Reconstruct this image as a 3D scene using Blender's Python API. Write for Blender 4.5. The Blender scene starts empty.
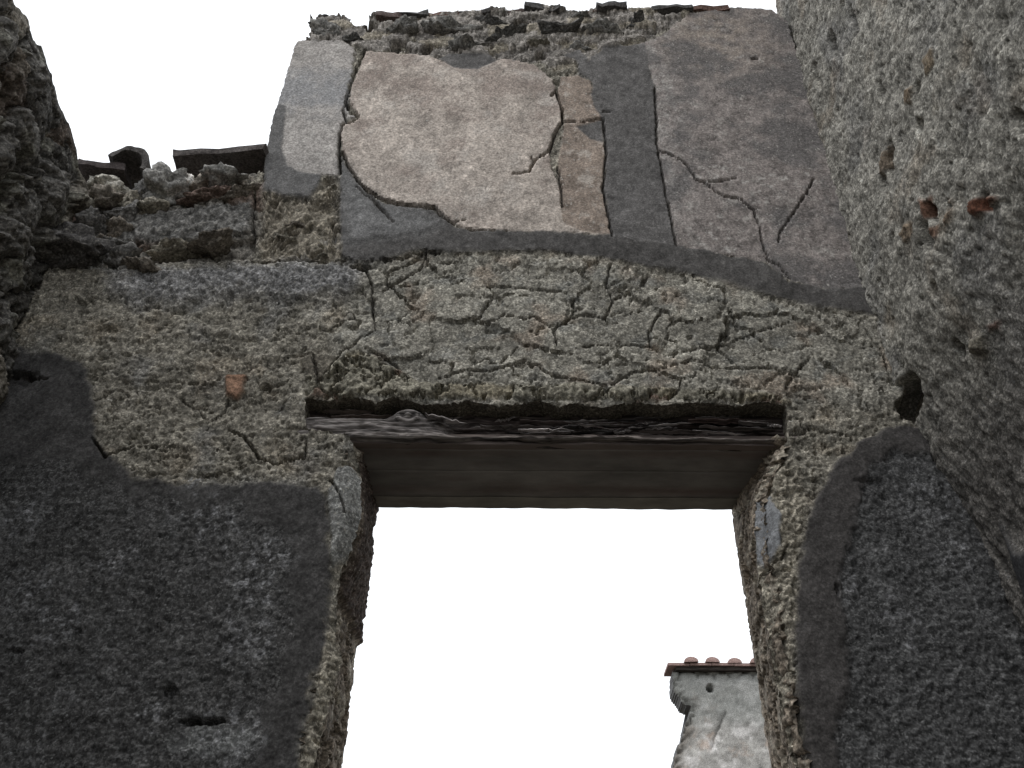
import bpy, bmesh, math, random
import numpy as np
from mathutils import Vector, Matrix, Euler, noise as mnoise

random.seed(7)
scene = bpy.context.scene
C = scene.collection
D = 2.3                     # metres from the camera to the doorway wall
CAMZ = 1.6

# ------------------------------------------------------------------ camera
F_PX = 1000.0
cam_d = bpy.data.cameras.new('camera')
cam_d.sensor_width = 36.0
cam_d.lens = 36.0 * F_PX / 1024.0
cam_d.clip_start = 0.05
cam_d.clip_end = 2000
cam = bpy.data.objects.new('camera', cam_d)
C.objects.link(cam)
PITCH = math.radians(40.0)
ROLL = math.radians(0.35)
cam_rot = Matrix.Rotation(math.pi/2 + PITCH, 3, 'X') @ Matrix.Rotation(ROLL, 3, 'Z')
cam.matrix_world = Matrix.Translation((0, 0, CAMZ)) @ cam_rot.to_4x4()
scene.camera = cam
RM = np.array(cam_rot)

# ------------------------------------------------------------------ light
SUN_EL, SUN_AZ = math.radians(62), math.radians(215)   # azimuth: high, behind and left of the camera
w = bpy.data.worlds.new('World'); scene.world = w
w.use_nodes = True
nt = w.node_tree
for n in list(nt.nodes): nt.nodes.remove(n)
out = nt.nodes.new('ShaderNodeOutputWorld')
bg = nt.nodes.new('ShaderNodeBackground')
sky = nt.nodes.new('ShaderNodeTexSky'); sky.sky_type = 'NISHITA'
sky.sun_disc = False
sky.sun_elevation = SUN_EL; sky.sun_rotation = SUN_AZ
hs = nt.nodes.new('ShaderNodeHueSaturation'); hs.inputs['Saturation'].default_value = 0.25
mx = nt.nodes.new('ShaderNodeMixRGB'); mx.inputs['Fac'].default_value = 0.85
mx.inputs['Color2'].default_value = (9.8, 10.1, 10.5, 1)      # even cloud cover
nt.links.new(sky.outputs[0], hs.inputs['Color'])
nt.links.new(hs.outputs[0], mx.inputs['Color1'])
nt.links.new(mx.outputs[0], bg.inputs['Color'])
bg.inputs['Strength'].default_value = 0.12
nt.links.new(bg.outputs[0], out.inputs['Surface'])
sun_d = bpy.data.lights.new('sun', 'SUN'); sun_d.energy = 0.7; sun_d.angle = math.radians(25)
sun_d.color = (1, 0.97, 0.93)
sun = bpy.data.objects.new('sun', sun_d); C.objects.link(sun)
sdir = Vector((math.sin(SUN_AZ)*math.cos(SUN_EL), math.cos(SUN_AZ)*math.cos(SUN_EL), math.sin(SUN_EL)))
sun.rotation_euler = sdir.to_track_quat('Z', 'Y').to_euler()
scene.view_settings.view_transform = 'Standard'
scene.view_settings.look = 'None'
scene.view_settings.gamma = 1
scene.view_settings.exposure = 0.5

# ------------------------------------------------------------------ numpy noise
def _hu(ix, iy, seed):
    h = ix.astype(np.int64).astype(np.uint32)*np.uint32(374761393)
    h += iy.astype(np.int64).astype(np.uint32)*np.uint32(668265263)
    h += np.uint32((seed*974711+12345) & 0xffffffff)
    h ^= h >> np.uint32(13); h *= np.uint32(1274126177)
    h ^= h >> np.uint32(16); h *= np.uint32(2246822519)
    h ^= h >> np.uint32(15)
    return h & np.uint32(0xffffff)
def _h(ix, iy, seed): return _hu(ix, iy, seed)/float(0x1000000)
_GA = (np.arange(4096)+0.5)/4096*6.2831853
_GC, _GS = np.cos(_GA), np.sin(_GA)
def vn(x, y, seed=0):
    ix = np.floor(x); iy = np.floor(y); fx = x-ix; fy = y-iy
    ux = fx*fx*fx*(fx*(fx*6-15)+10); uy = fy*fy*fy*(fy*(fy*6-15)+10)
    r = []
    for dy in (0, 1):
        for dx in (0, 1):
            a = _hu(ix+dx, iy+dy, seed) >> np.uint32(12)
            r.append(_GC[a]*(fx-dx) + _GS[a]*(fy-dy))
    return 1.5*((r[0]*(1-ux)+r[1]*ux)*(1-uy) + (r[2]*(1-ux)+r[3]*ux)*uy)
def fbm(x, y, freq, octv=4, seed=0, gain=0.5):
    s = 0; a = 1; t = 0
    for o in range(octv):
        s = s + a*vn(x*freq+o*17.3, y*freq+o*9.1, seed+o); t += a
        freq *= 2.03; a *= gain
    return s/t
def ridge(x, y, freq, octv=3, seed=0):
    s = 0; a = 1; t = 0
    for o in range(octv):
        s = s + a*(1-2*np.abs(vn(x*freq+o*7.7, y*freq, seed+o))); t += a
        freq *= 2.1; a *= 0.5
    return s/t
def voronoi(x, y, seed=0, jit=0.95):
    ix = np.floor(x); iy = np.floor(y)
    f1 = np.full(x.shape, 9.0); f2 = np.full(x.shape, 9.0); cid = np.zeros(x.shape, np.int64)
    for dy in (-1, 0, 1):
        for dx in (-1, 0, 1):
            cx = ix+dx; cy = iy+dy
            px = cx+0.5+(_h(cx, cy, seed)-0.5)*jit; py = cy+0.5+(_h(cx, cy, seed+77)-0.5)*jit
            d = np.hypot(px-x, py-y)
            cl = d < f1
            f2 = np.where(cl, f1, np.minimum(f2, d))
            f1 = np.where(cl, d, f1)
            cid = np.where(cl, (cx.astype(np.int64)+5000)*10000+(cy.astype(np.int64)+5000), cid)
    return f1, f2, cid
def cellrand(cid, seed): return _h(cid//10000, cid % 10000, seed)
def ss(a, b, x):
    t = np.clip((x-a)/(b-a), 0, 1); return t*t*(3-2*t)
def mixf(a, b, m): return a*(1-m)+b*m
def mixc(c, col, m):
    return c*(1-m[..., None]) + np.asarray(col)*m[..., None]

# ------------------------------------------------------------------ geometry of the view: rays onto the walls
def ray(u, v):
    d = np.array(((u-512)/F_PX, (384-v)/F_PX, -1.0))
    return RM @ d
def on_y(u, v, y=D):
    d = ray(u, v); t = y/d[1]
    return (d[0]*t, CAMZ+d[2]*t)          # (x, z)
def on_x(u, v, x):
    d = ray(u, v); t = x/d[0]
    return (d[1]*t, CAMZ+d[2]*t)          # (y, z)
def polyF(pts, y=D): return [on_y(u, v, y) for u, v in pts]

def sdf(px, pz, poly, margin=None):
    """signed distance to a closed polygon, positive inside; only exact within margin of its box"""
    P = np.array(poly); res = np.full(px.shape, -9.0)
    if margin is None: sel = np.ones(px.shape, bool)
    else:
        sel = (px > P[:, 0].min()-margin) & (px < P[:, 0].max()+margin) & (pz > P[:, 1].min()-margin) & (pz < P[:, 1].max()+margin)
    x = px[sel]; z = pz[sel]
    d = np.full(x.shape, 1e9); ins = np.zeros(x.shape, bool)
    n = len(P)
    for i in range(n):
        ax, az = P[i]; bx, bz = P[(i+1) % n]
        ex, ez = bx-ax, bz-az; L = ex*ex+ez*ez+1e-12
        t = np.clip(((x-ax)*ex+(z-az)*ez)/L, 0, 1)
        d = np.minimum(d, (x-ax-t*ex)**2+(z-az-t*ez)**2)
        c = (az > z) != (bz > z)
        if abs(ez) > 1e-12: ins ^= c & (x < ex*(z-az)/ez+ax)
    d = np.sqrt(d)
    res[sel] = np.where(ins, d, -d)
    return res
def linedist(px, pz, pts, margin=0.06):
    P = np.array(pts); res = np.full(px.shape, 9.0)
    for i in range(len(P)-1):
        ax, az = P[i]; bx, bz = P[i+1]
        sel = (px > min(ax, bx)-margin) & (px < max(ax, bx)+margin) & (pz > min(az, bz)-margin) & (pz < max(az, bz)+margin)
        x = px[sel]; z = pz[sel]
        ex, ez = bx-ax, bz-az; L = ex*ex+ez*ez+1e-12
        t = np.clip(((x-ax)*ex+(z-az)*ez)/L, 0, 1)
        res[sel] = np.minimum(res[sel], np.hypot(x-ax-t*ex, z-az-t*ez))
    return res

# ------------------------------------------------------------------ mesh helpers
def raw_mesh(name, V, Fq, col=None, mat=None, smooth=True):
    me = bpy.data.meshes.new(name)
    V = np.asarray(V, np.float32).reshape(-1, 3); Fq = np.asarray(Fq, np.int32)
    k = Fq.shape[1]
    me.vertices.add(len(V)); me.vertices.foreach_set('co', V.ravel())
    me.loops.add(Fq.size); me.loops.foreach_set('vertex_index', Fq.ravel())
    me.polygons.add(len(Fq))
    me.polygons.foreach_set('loop_start', np.arange(0, Fq.size, k, dtype=np.int32))
    me.polygons.foreach_set('use_smooth', np.full(len(Fq), smooth))
    me.update(calc_edges=True); me.validate()
    if col is not None:
        a = me.color_attributes.new('tint', 'FLOAT_COLOR', 'POINT')
        cc = np.ones((len(V), 4), np.float32); cc[:, :3] = col
        a.data.foreach_set('color', cc.ravel())
    if mat: me.materials.append(mat)
    return me
def link(name, me, parent=None, loc=None):
    o = bpy.data.objects.new(name, me); C.objects.link(o)
    if parent: o.parent = parent
    if loc is not None: o.location = loc
    return o
def thing(name, label, cat, loc=(0, 0, 0), group=None):
    o = bpy.data.objects.new(name, None); C.objects.link(o)
    o.empty_display_size = 0.2
    o.location = loc; o['label'] = label; o['category'] = cat; o['kind'] = 'thing'
    if group: o['group'] = group
    return o
def grid_quads(ny, nx):
    i = np.arange(ny*nx).reshape(ny, nx)
    return np.stack([i[:-1, :-1], i[:-1, 1:], i[1:, 1:], i[1:, :-1]], -1).reshape(-1, 4)
def sub_mesh(name, V, Q, col, mat, smooth=True):
    u, inv = np.unique(Q.ravel(), return_inverse=True)
    return raw_mesh(name, V[u], inv.reshape(Q.shape), None if col is None else col[u], mat, smooth)
def boundary_edges(Q):
    e = np.concatenate([Q[:, [0, 1]], Q[:, [1, 2]], Q[:, [2, 3]], Q[:, [3, 0]]])
    key = np.sort(e, 1); k = key[:, 0].astype(np.int64)*10000000+key[:, 1]
    _, idx, cnt = np.unique(k, return_index=True, return_counts=True)
    return e[idx[cnt == 1]]
def largest_piece(q):
    """mask of the faces of q that belong to its largest connected piece"""
    u, inv = np.unique(q.ravel(), return_inverse=True); qi = inv.reshape(q.shape)
    lab = np.arange(len(u))
    for _ in range(400):
        m = lab[qi].min(1); new = lab.copy()
        for k in range(4): np.minimum.at(new, qi[:, k], m)
        new = new[new]
        if (new == lab).all(): break
        lab = new
    fl = lab[qi[:, 0]]; v, c = np.unique(fl, return_counts=True)
    return fl == v[c.argmax()]
def snap(X, Z, S):
    """pull vertices just outside the outline onto it, so that the cut edge is smooth; returns kept faces"""
    ny, nx = S.shape
    gz, gx = np.gradient(S)
    dz, dx = np.gradient(Z)[0], np.gradient(X)[1]
    gx = gx/dx; gz = gz/dz
    L = np.hypot(gx, gz)+1e-6
    ins = S > 0
    q = grid_quads(ny, nx)
    keep = ins.ravel()[q].any(1)
    out_v = np.zeros(ny*nx, bool); out_v[q[keep].ravel()] = True
    mv = out_v.reshape(S.shape) & ~ins
    k = np.clip(-S, 0, 0.012)
    X = np.where(mv, X+k*gx/L, X); Z = np.where(mv, Z+k*gz/L, Z)
    return X, Z, q[keep]

# ------------------------------------------------------------------ materials
def mat_rough(name, fine=260, contrast=0.55, bump=0.5, speck=0.0, speck_col=(0.5, 0.5, 0.5), speck_scale=220, bdist=0.004,
              rough=0.95, stretch=(1, 1, 1), tint=None, mottling=0.35, mott_scale=14, grain=0.0, grain_scale=110):
    m = bpy.data.materials.new(name); m.use_nodes = True
    t = m.node_tree; N = t.nodes; L = t.links
    b = N['Principled BSDF']; b.inputs['Roughness'].default_value = rough
    b.inputs['Specular IOR Level'].default_value = 0.15
    tc = N.new('ShaderNodeTexCoord'); mp = N.new('ShaderNodeMapping'); mp.inputs['Scale'].default_value = stretch
    L.new(tc.outputs['Object'], mp.inputs['Vector'])
    if tint is None:
        at = N.new('ShaderNodeAttribute'); at.attribute_name = 'tint'; col = at.outputs['Color']
    else:
        rg = N.new('ShaderNodeRGB'); rg.outputs[0].default_value = (*tint, 1); col = rg.outputs[0]
    def noise(scale, det=4, rgh=0.6):
        n = N.new('ShaderNodeTexNoise'); n.inputs['Scale'].default_value = scale
        n.inputs['Detail'].default_value = det; n.inputs['Roughness'].default_value = rgh
        L.new(mp.outputs[0], n.inputs['Vector']); return n
    def rng(src, a, b_, c, d):
        r = N.new('ShaderNodeMapRange'); r.inputs[1].default_value = a; r.inputs[2].default_value = b_
        r.inputs[3].default_value = c; r.inputs[4].default_value = d; L.new(src, r.inputs[0]); return r.outputs[0]
    def mul(colour, fac):
        x = N.new('ShaderNodeMixRGB'); x.blend_type = 'MULTIPLY'; x.inputs[0].default_value = 1
        L.new(colour, x.inputs[1]); L.new(fac, x.inputs[2]); return x.outputs[0]
    n1 = noise(fine, 3, 0.7); n2 = noise(mott_scale, 6, 0.65)
    col = mul(col, rng(n1.outputs['Fac'], 0.36, 0.64, 1-contrast, 1+contrast))
    col = mul(col, rng(n2.outputs['Fac'], 0.3, 0.7, 1-mottling, 1+mottling))
    grain_h = None
    if grain > 0:
        for gs, ga in ((grain_scale, grain), (grain_scale*0.4, grain*0.32)):
            dn = noise(gs*0.9, 2, 0.5); va = N.new('ShaderNodeVectorMath'); va.operation = 'MULTIPLY_ADD'
            L.new(dn.outputs['Color'], va.inputs[0]); va.inputs[1].default_value = (0.8/gs,)*3; L.new(mp.outputs[0], va.inputs[2])
            vo = N.new('ShaderNodeTexVoronoi'); vo.inputs['Scale'].default_value = gs; L.new(va.outputs[0], vo.inputs['Vector'])
            sp = N.new('ShaderNodeSeparateColor'); L.new(vo.outputs['Color'], sp.inputs[0])
            pw = N.new('ShaderNodeMath'); pw.operation = 'POWER'; L.new(sp.outputs[0], pw.inputs[0]); pw.inputs[1].default_value = 2.2
            col = mul(col, rng(pw.outputs[0], 0, 1, 1-0.45*ga, 1+1.1*ga))
            if grain_h is None: grain_h = sp.outputs[1]
    if speck > 0:
        v = noise(speck_scale, 2, 0.5)
        mxn = N.new('ShaderNodeMixRGB'); mxn.inputs[2].default_value = (*speck_col, 1)
        L.new(col, mxn.inputs[1]); L.new(rng(v.outputs['Fac'], 0.66-0.1*speck, 0.74-0.08*speck, 0, 0.9), mxn.inputs[0])
        col = mxn.outputs[0]
    L.new(col, b.inputs['Base Color'])
    bp = N.new('ShaderNodeBump'); bp.inputs['Strength'].default_value = bump; bp.inputs['Distance'].default_value = bdist
    n3 = noise(fine*0.8, 5, 0.75)
    if grain_h is not None:
        ad = N.new('ShaderNodeMath'); ad.operation = 'MULTIPLY_ADD'; L.new(grain_h, ad.inputs[0]); ad.inputs[1].default_value = 0.3; L.new(n3.outputs['Fac'], ad.inputs[2])
        L.new(ad.outputs[0], bp.inputs['Height'])
    else: L.new(n3.outputs['Fac'], bp.inputs['Height']); L.new(bp.outputs[0], b.inputs['Normal'])
    return m
M_MORTAR = mat_rough('rough_mortar', 120, 0.34, 0.55, 0.3, (0.30, 0.285, 0.245), 130, grain=0.72, grain_scale=200)
M_PLASTER = mat_rough('old_plaster', 130, 0.35, 0.3, 0.15, (0.42, 0.40, 0.37), 110, 0.002, mottling=0.12, mott_scale=26, grain=0.25, grain_scale=170)
M_SMOOTH = mat_rough('dark_repair_mortar', 170, 0.3, 0.5, 0.0, bdist=0.002, mottling=0.25, grain=0.3, grain_scale=220)
M_DARK = mat_rough('dark_speckled_plaster', 130, 0.3, 0.8, 0.4, (0.15, 0.15, 0.148), 120, mottling=0.35, grain=0.75, grain_scale=215)
M_STONE = mat_rough('rubble_stone', 110, 0.45, 0.8, 0.2, (0.27, 0.255, 0.22), 110, grain=0.55, grain_scale=150, mottling=0.4, mott_scale=30)
M_WOOD = mat_rough('rotten_wood', 90, 0.75, 0.8, 0.0, stretch=(0.06, 1, 1), bdist=0.004, mottling=0.3, rough=1.0)
M_SOFFIT = mat_rough('soffit_boards', 60, 0.06, 0.3, 0.0, stretch=(0.35, 1, 1), bdist=0.002, mottling=0.25, mott_scale=10, rough=0.7)
M_TILE = mat_rough('fired_clay', 120, 0.5, 0.7, 0.0, (0.3, 0.26, 0.22), 90, mottling=0.35, mott_scale=25)
M_EARTH = mat_rough('bare_earth', 30, 0.4, 0.5, 0.2, (0.35, 0.32, 0.27), 40, bdist=0.02, tint=(0.12, 0.108, 0.09), mott_scale=1.5)

# ------------------------------------------------------------------ ground
me = raw_mesh('ground', [(-600, -600, 0), (600, -600, 0), (600, 600, 0), (-600, 600, 0)], [(0, 1, 2, 3)], None, M_EARTH)
g = link('ground', me); g['kind'] = 'structure'

# ------------------------------------------------------------------ stones
def rock_mesh(name, size, col, seed, sub=3, mat=None, angular=0.9, rough=0.36):
    bm = bmesh.new(); bmesh.ops.create_icosphere(bm, subdivisions=sub, radius=1)
    rnd = random.Random(seed)
    planes = []
    for k in range(9):
        d = Vector((rnd.gauss(0, 1), rnd.gauss(0, 1), rnd.gauss(0, 1))).normalized(); planes.append((d, rnd.uniform(0.42, 0.85)))
    off = Vector((rnd.uniform(-50, 50), rnd.uniform(-50, 50), rnd.uniform(-50, 50)))
    for v in bm.verts:
        p = v.co.copy()
        for d, h in planes:
            e = p.dot(d)-h
            if e > 0: p -= d*e*(0.55+angular*0.45)
        p *= 1+rough*mnoise.fractal(p*2.2+off, 0.7, 2.0, 5)+0.09*mnoise.noise(p*8+off)+0.05*mnoise.noise(p*17+off)
        v.co = Vector((p.x*size[0], p.y*size[1], p.z*size[2]))
    n = len(bm.verts)
    cc = np.zeros((n, 3)); base = np.array(col)
    for i, v in enumerate(bm.verts):
        cc[i] = base*(1+0.25*mnoise.noise(v.co*18+off))
    V = np.array([v.co[:] for v in bm.verts]); Fq = np.array([[q.index for q in f.verts] for f in bm.faces])
    bm.free()
    return raw_mesh(name, V, Fq, cc, mat or M_STONE)

# ================================================================== DOORWAY WALL
WALL = thing('ruined_wall', 'tall ruined wall with an open doorway, rotten wooden lintel and pale plaster panels above', 'wall', (0, D, 0))
XL = -0.672*D
def XR(z):
    return np.interp((z-CAMZ)/D, [0.2, 0.577, 0.72, 0.84, 1.0, 1.2, 1.66, 2.2], [0.575, 0.552, 0.525, 0.500, 0.497, 0.503, 0.512, 0.515])*D
THICK = 0.16*D
xs = np.arange(XL-0.10, 0.585*D, 0.0037)
vv = np.arange(792, -14, -1.5)
zs = np.array([on_y(512, v)[1] for v in vv])
ZLOW = zs[0]
X, Z = np.meshgrid(xs, zs)
BIG = 0
# --- outline of the masonry, doorway and lintel pocket taken out
left_foot = on_y(308, 806); right_foot = on_y(803, 806)
outline = [(XL-0.2, 0.5), (XL-0.2, on_y(60, 215)[1]), ] + polyF([(70, 214), (92, 196), (120, 190), (150, 186), (180, 178), (225, 172), (262, 174),
    (263, 176), (272, 128), (284, 86), (297, 43), (311, 38), (311, 16), (330, 14), (344, 16), (356, 27), (368, 24), (371, 17), (404, 20),
    (420, 17), (470, 13), (520, 9), (600, 9), (680, 10), (740, 9), (772, 11), (786, 22), (800, 60)]) + \
    [(0.7*D, on_y(800, 60)[1]), (0.7*D, 0.5), (right_foot[0], 0.5)] + \
    polyF([(803, 806), (800, 768), (787, 710), (777, 655), (766, 590), (759, 545), (757, 505), (764, 472), (778, 452), (787, 441), (787, 405), (760, 402), (735, 407), (700, 403), (660, 408), (640, 402), (600, 408), (575, 404), (560, 408), (540, 401), (500, 408), (470, 402), (430, 407), (395, 399), (375, 404), (350, 397), (330, 402),
           (305, 399), (306, 428), (330, 433), (350, 437), (357, 455), (360, 480), (361, 512), (351, 545), (339, 566), (334, 600), (335, 640), (341, 656), (331, 692), (319, 735), (312, 768), (308, 806)]) + [(left_foot[0], 0.5)]
S = sdf(X, Z, outline)
S = S + 0.007*fbm(X, Z, 22, 3, 5) + 0.005*fbm(X, Z, 60, 2, 6)
# top of the wall is more broken
S = S + np.where(Z > on_y(560, 60)[1], 0.012*fbm(X, Z, 14, 3, 9)*ss(-0.06, 0.02, 0.05-S), 0)

# --- base: rough grey-olive mortar
n_a = fbm(X, Z, 2.2, 4, 20); n_b = fbm(X, Z, 9, 4, 21); n_c = fbm(X, Z, 34, 4, 22); n_d = fbm(X, Z, 85, 1, 23)
n_h = fbm(X, Z*1.6, 48, 3, 24)
grit = fbm(X, Z, 52, 2, 25, 0.7)
pit = ss(0.20, 0.40, n_h)*ss(-0.2, 0.25, vn(X*100, Z*100, 26))
H = 0.014*n_a + 0.009*n_b + 0.006*n_c + 0.0040*grit
H = H - 0.020*pit
H = H - 0.016*(1-ss(0.0, 0.035, np.abs(fbm(X, Z*1.6, 11, 4, 27, .7))))*ss(0.0, 0.25, fbm(X, Z, 6, 3, 28))
Col = np.empty(X.shape+(3,)); Col[:] = (0.192, 0.178, 0.149)
Col *= np.clip(1 + 0.30*n_b + 0.40*n_c + 0.40*grit, 0.4, 1.9)[..., None]
Col = mixc(Col, (0.23, 0.19, 0.14), 0.35*ss(0.12, 0.45, fbm(X, Z, 6, 4, 31)))
Col = mixc(Col, (0.125, 0.127, 0.13), 0.5*ss(0.05, 0.4, fbm(X, Z, 4.3, 4, 32)))
Col *= (1+0.55*fbm(X*0.6, Z*1.5, 8, 5, 33, .65))[..., None]
Col = mixc(Col, (0.36, 0.35, 0.32), 0.75*ss(0.34, 0.46, fbm(X, Z*1.2, 62, 3, 34, .6))*ss(-0.1, 0.3, n_b))
H = H+0.008*ss(0.05, 0.4, fbm(X*0.8, Z*1.4, 17, 4, 35, .6))-0.012*ss(0.26, 0.4, fbm(X*0.6, Z*1.7, 15, 4, 36, .6))
PART = np.zeros(X.shape, np.int64)      # 0 = masonry
parts = {0: ('masonry', None, M_MORTAR)}
def region(pid, name, label, mat, pts, h, col, edge=0.006, rag=0.008, ragf=25, seed=0, metric=False, feather=None, force=True):
    """a patch of another material: its own part"""
    global H, Col, PART
    poly = pts if metric else polyF(pts)
    s = sdf(X, Z, poly, 0.12) + rag*fbm(X, Z, ragf, 5, 300+seed, .62)
    m = ss(-edge, edge, s)
    mc = m if feather is None else ss(-feather, feather, s)
    H = mixf(H, h, m)
    Col = Col*(1-mc[..., None]) + (col if isinstance(col, np.ndarray) else np.asarray(col))*mc[..., None]
    if pid is not None:
        PART = np.where(s > 0, pid, PART); parts[pid] = (name, label, mat)
    return s
def tint(base, *var):
    c = np.empty(X.shape+(3,)); c[:] = base
    f = 1.0
    for a, n in var: f = f + a*n
    return c*np.clip(f, 0.35, 1.8)[..., None]

# --- rubble courses along the top of the wall
f1, f2, cid = voronoi(X*9+0.5*n_c+0.6*n_b, Z*17+0.5*n_c+0.5*n_b, 41)
r1 = cellrand(cid, 3)
rub_h = 0.010*np.clip(1-f1*1.3, 0, 1)*(0.4+r1) - 0.022*(1-ss(0.02, 0.12, f2-f1))*ss(-0.2, 0.3, n_b) + 0.018*(r1-0.5) + 0.010*n_c + 0.006*grit
rub_c = tint((0.215, 0.198, 0.18), (0.6, r1-0.5), (0.35, n_c), (0.6, grit))
r2 = cellrand(cid, 8)
rub_c = mixc(rub_c, (0.27, 0.235, 0.17), (r2 > 0.78)*0.5); rub_c = mixc(rub_c, (0.2, 0.13, 0.11), ((r2 < 0.07))*0.5)
region(1, 'rubble_course', None, M_STONE, [(300, -20), (300, 42), (312, 44), (352, 46), (375, 52), (430, 57), (490, 63), (540, 62), (556, 72), (590, 62), (622, 44), (648, 40), (690, 16), (690, -20)], rub_h, rub_c, 0.012, 0.02, 15, 1)
# holes in the top courses
for (u, v, r, dp) in [(427, 50, 0.022, 0.12), (520, 25, 0.030, 0.14), (372, 27, 0.024, 0.1), (541, 56, 0.024, 0.05), (398, 46, 0.03, 0.05), (664, 14, 0.022, 0.05), (490, 45, 0.016, 0.05)]:
    cx, cz = on_y(u, v)
    d = np.hypot((X-cx)/1.25, (Z-cz)/1.5)+0.006*n_c
    H = H - dp*(1-ss(r*0.6, r*1.05, d))

# --- plaster of the upper storey
n_e = fbm(X, Z, 5, 5, 60); n_f = fbm(X, Z, 16, 5, 61); n_g = fbm(X, Z, 45, 3, 62, 0.75)
pl_h = 0.008 + 0.004*n_e + 0.0015*n_f + 0.0016*n_g
cA = tint((0.385, 0.338, 0.298), (0.45, n_e), (0.45, n_f), (0.5, n_g))
cA = mixc(cA, (0.245, 0.200, 0.175), 0.65*ss(-0.05, 0.35, fbm(X, Z, 4.2, 6, 66, .65)+0.35*ss(on_y(450, 150)[1], on_y(450, 70)[1], Z)-0.1))
cA = cA*(1-0.45*ss(0.28, 0.5, fbm(X, Z, 42, 4, 68, .7))-0.25*ss(0.1, 0.5, fbm(X, Z*0.45, 13, 5, 69, .7)))[..., None]
cA = mixc(cA, (0.42, 0.385, 0.35), 0.6*ss(0.05, 0.4, fbm(X, Z, 5.1, 6, 67, .65)))
region(2, 'plaster_panel', 'large pale pinkish plaster panel above the doorway', M_PLASTER,
       [(366, 53), (395, 54), (430, 58), (455, 68), (480, 66), (505, 60), (535, 66), (553, 82), (557, 97), (562, 112), (562, 123), (554, 137), (549, 153), (552, 168), (560, 190), (563, 215), (614, 237),
        (540, 234), (470, 231), (453, 225), (434, 208), (405, 206), (383, 201), (361, 186), (350, 170), (343, 153), (341, 140), (342, 127), (360, 118), (350, 105), (352, 88)],
       pl_h+0.002, cA, 0.004, 0.013, 26, 2)
cB = tint((0.228, 0.186, 0.155), (0.4, n_e), (0.6, n_f), (0.5, n_g))
cB = mixc(cB, (0.40, 0.36, 0.32), 0.75*ss(0.06, 0.34, fbm(X, Z, 13, 5, 70, .65)))
region(3, 'plaster_panel', 'small brownish plaster fragment beside the grey mortar strip', M_PLASTER,
       [(560, 78), (578, 76), (590, 82), (597, 100), (602, 120), (603, 140), (606, 153), (603, 191), (607, 210), (612, 236), (585, 234), (563, 225), (559, 190), (558, 165), (562, 140), (564, 118), (557, 97)],
       pl_h-0.001, cB, 0.004, 0.011, 30, 3)
cC = tint((0.212, 0.188, 0.176), (0.35, n_e), (0.6, n_f), (0.65, n_g))
cC = mixc(cC, (0.37, 0.35, 0.325), 0.6*ss(0.12, 0.42, fbm(X, Z, 12, 6, 71, 0.72)))
fl_m = ss(0.0, 0.3, fbm(X, Z, 5, 3, 73)+0.45*(1-ss(0.0, 0.16, np.hypot(X-on_y(730, 172)[0], Z-on_y(730, 172)[1])))+0.45*(1-ss(0.0, 0.12, np.hypot(X-on_y(703, 226)[0], Z-on_y(703, 226)[1])))-0.05)
lw = (1-ss(0.0, 0.16, X-on_y(655, 120)[0]+0.05*n_f))*ss(on_y(660, 250)[1], on_y(660, 190)[1], Z)
cC = mixc(cC, (0.36, 0.345, 0.325), 0.6*lw*ss(-0.15, 0.3, fbm(X, Z, 22, 5, 77, .7)))
cC = mixc(cC, (0.42, 0.40, 0.375), 0.8*fl_m*ss(0.12, 0.36, fbm(X*0.8, Z*1.2, 30, 4, 74, .65)))
cC = cC*(1-0.35*ss(0.15, 0.5, fbm(X, Z*0.45, 12, 5, 75, .7)))[..., None]
cC = mixc(cC, (0.29, 0.242, 0.195), 0.45*ss(-0.3, 0.25, n_f)*(1-ss(0.05, 0.36, np.hypot(X-on_y(715, 38)[0], (Z-on_y(715, 38)[1])*0.8))))
cC = mixc(cC, (0.118, 0.112, 0.11), 0.8*ss(-0.06, 0.25, fbm(X, Z, 3.4, 6, 72, .65)+0.25*ss(on_y(790, 200)[0], on_y(860, 200)[0], X)))
region(4, 'plaster_panel', 'broad stained grey plaster panel next to the right side wall', M_PLASTER,
       [(640, 45), (662, 36), (690, 14), (740, 6), (775, 6), (790, 20), (830, 60), (850, 110), (880, 200), (900, 292), (862, 290), (820, 290), (785, 280), (764, 264), (722, 256), (677, 247), (665, 191), (657, 145), (655, 90), (648, 66)],
       pl_h-0.002, cC, 0.004, 0.014, 24, 4)
cP = tint((0.30, 0.28, 0.262), (0.3, n_e), (0.4, n_f), (0.4, n_g))
cP = mixc(cP, (0.42, 0.40, 0.375), 0.6*ss(0.1, 0.35, fbm(X, Z, 16, 5, 76, .7)))
cP = mixc(cP, (0.225, 0.230, 0.240), 0.65*(1-ss(0.02, 0.22, np.abs(Z-on_y(320, 92)[1])+0.14*n_f)))
region(5, 'plaster_panel', 'narrow whitish plaster strip on the wall end at upper left', M_PLASTER,
       [(298, 42), (340, 42), (356, 50), (349, 90), (346, 110), (355, 118), (341, 127), (338, 148), (339, 178), (326, 176), (300, 174), (284, 176), (255, 160), (262, 120), (272, 80)],
       pl_h+0.001, cP, 0.005, 0.022, 20, 5)
cG = tint((0.114, 0.111, 0.109), (0.25, n_f), (0.35, n_g))
region(6, 'mortar_patch', 'grey mortar patch at the foot of the narrow plaster strip', M_SMOOTH,
       [(278, 105), (286, 108), (285, 128), (282, 150), (288, 168), (300, 174), (322, 176), (318, 190), (310, 200), (285, 198), (262, 192), (250, 175), (262, 130)], pl_h+0.004, cG, 0.005, 0.010, 24, 6)
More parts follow.
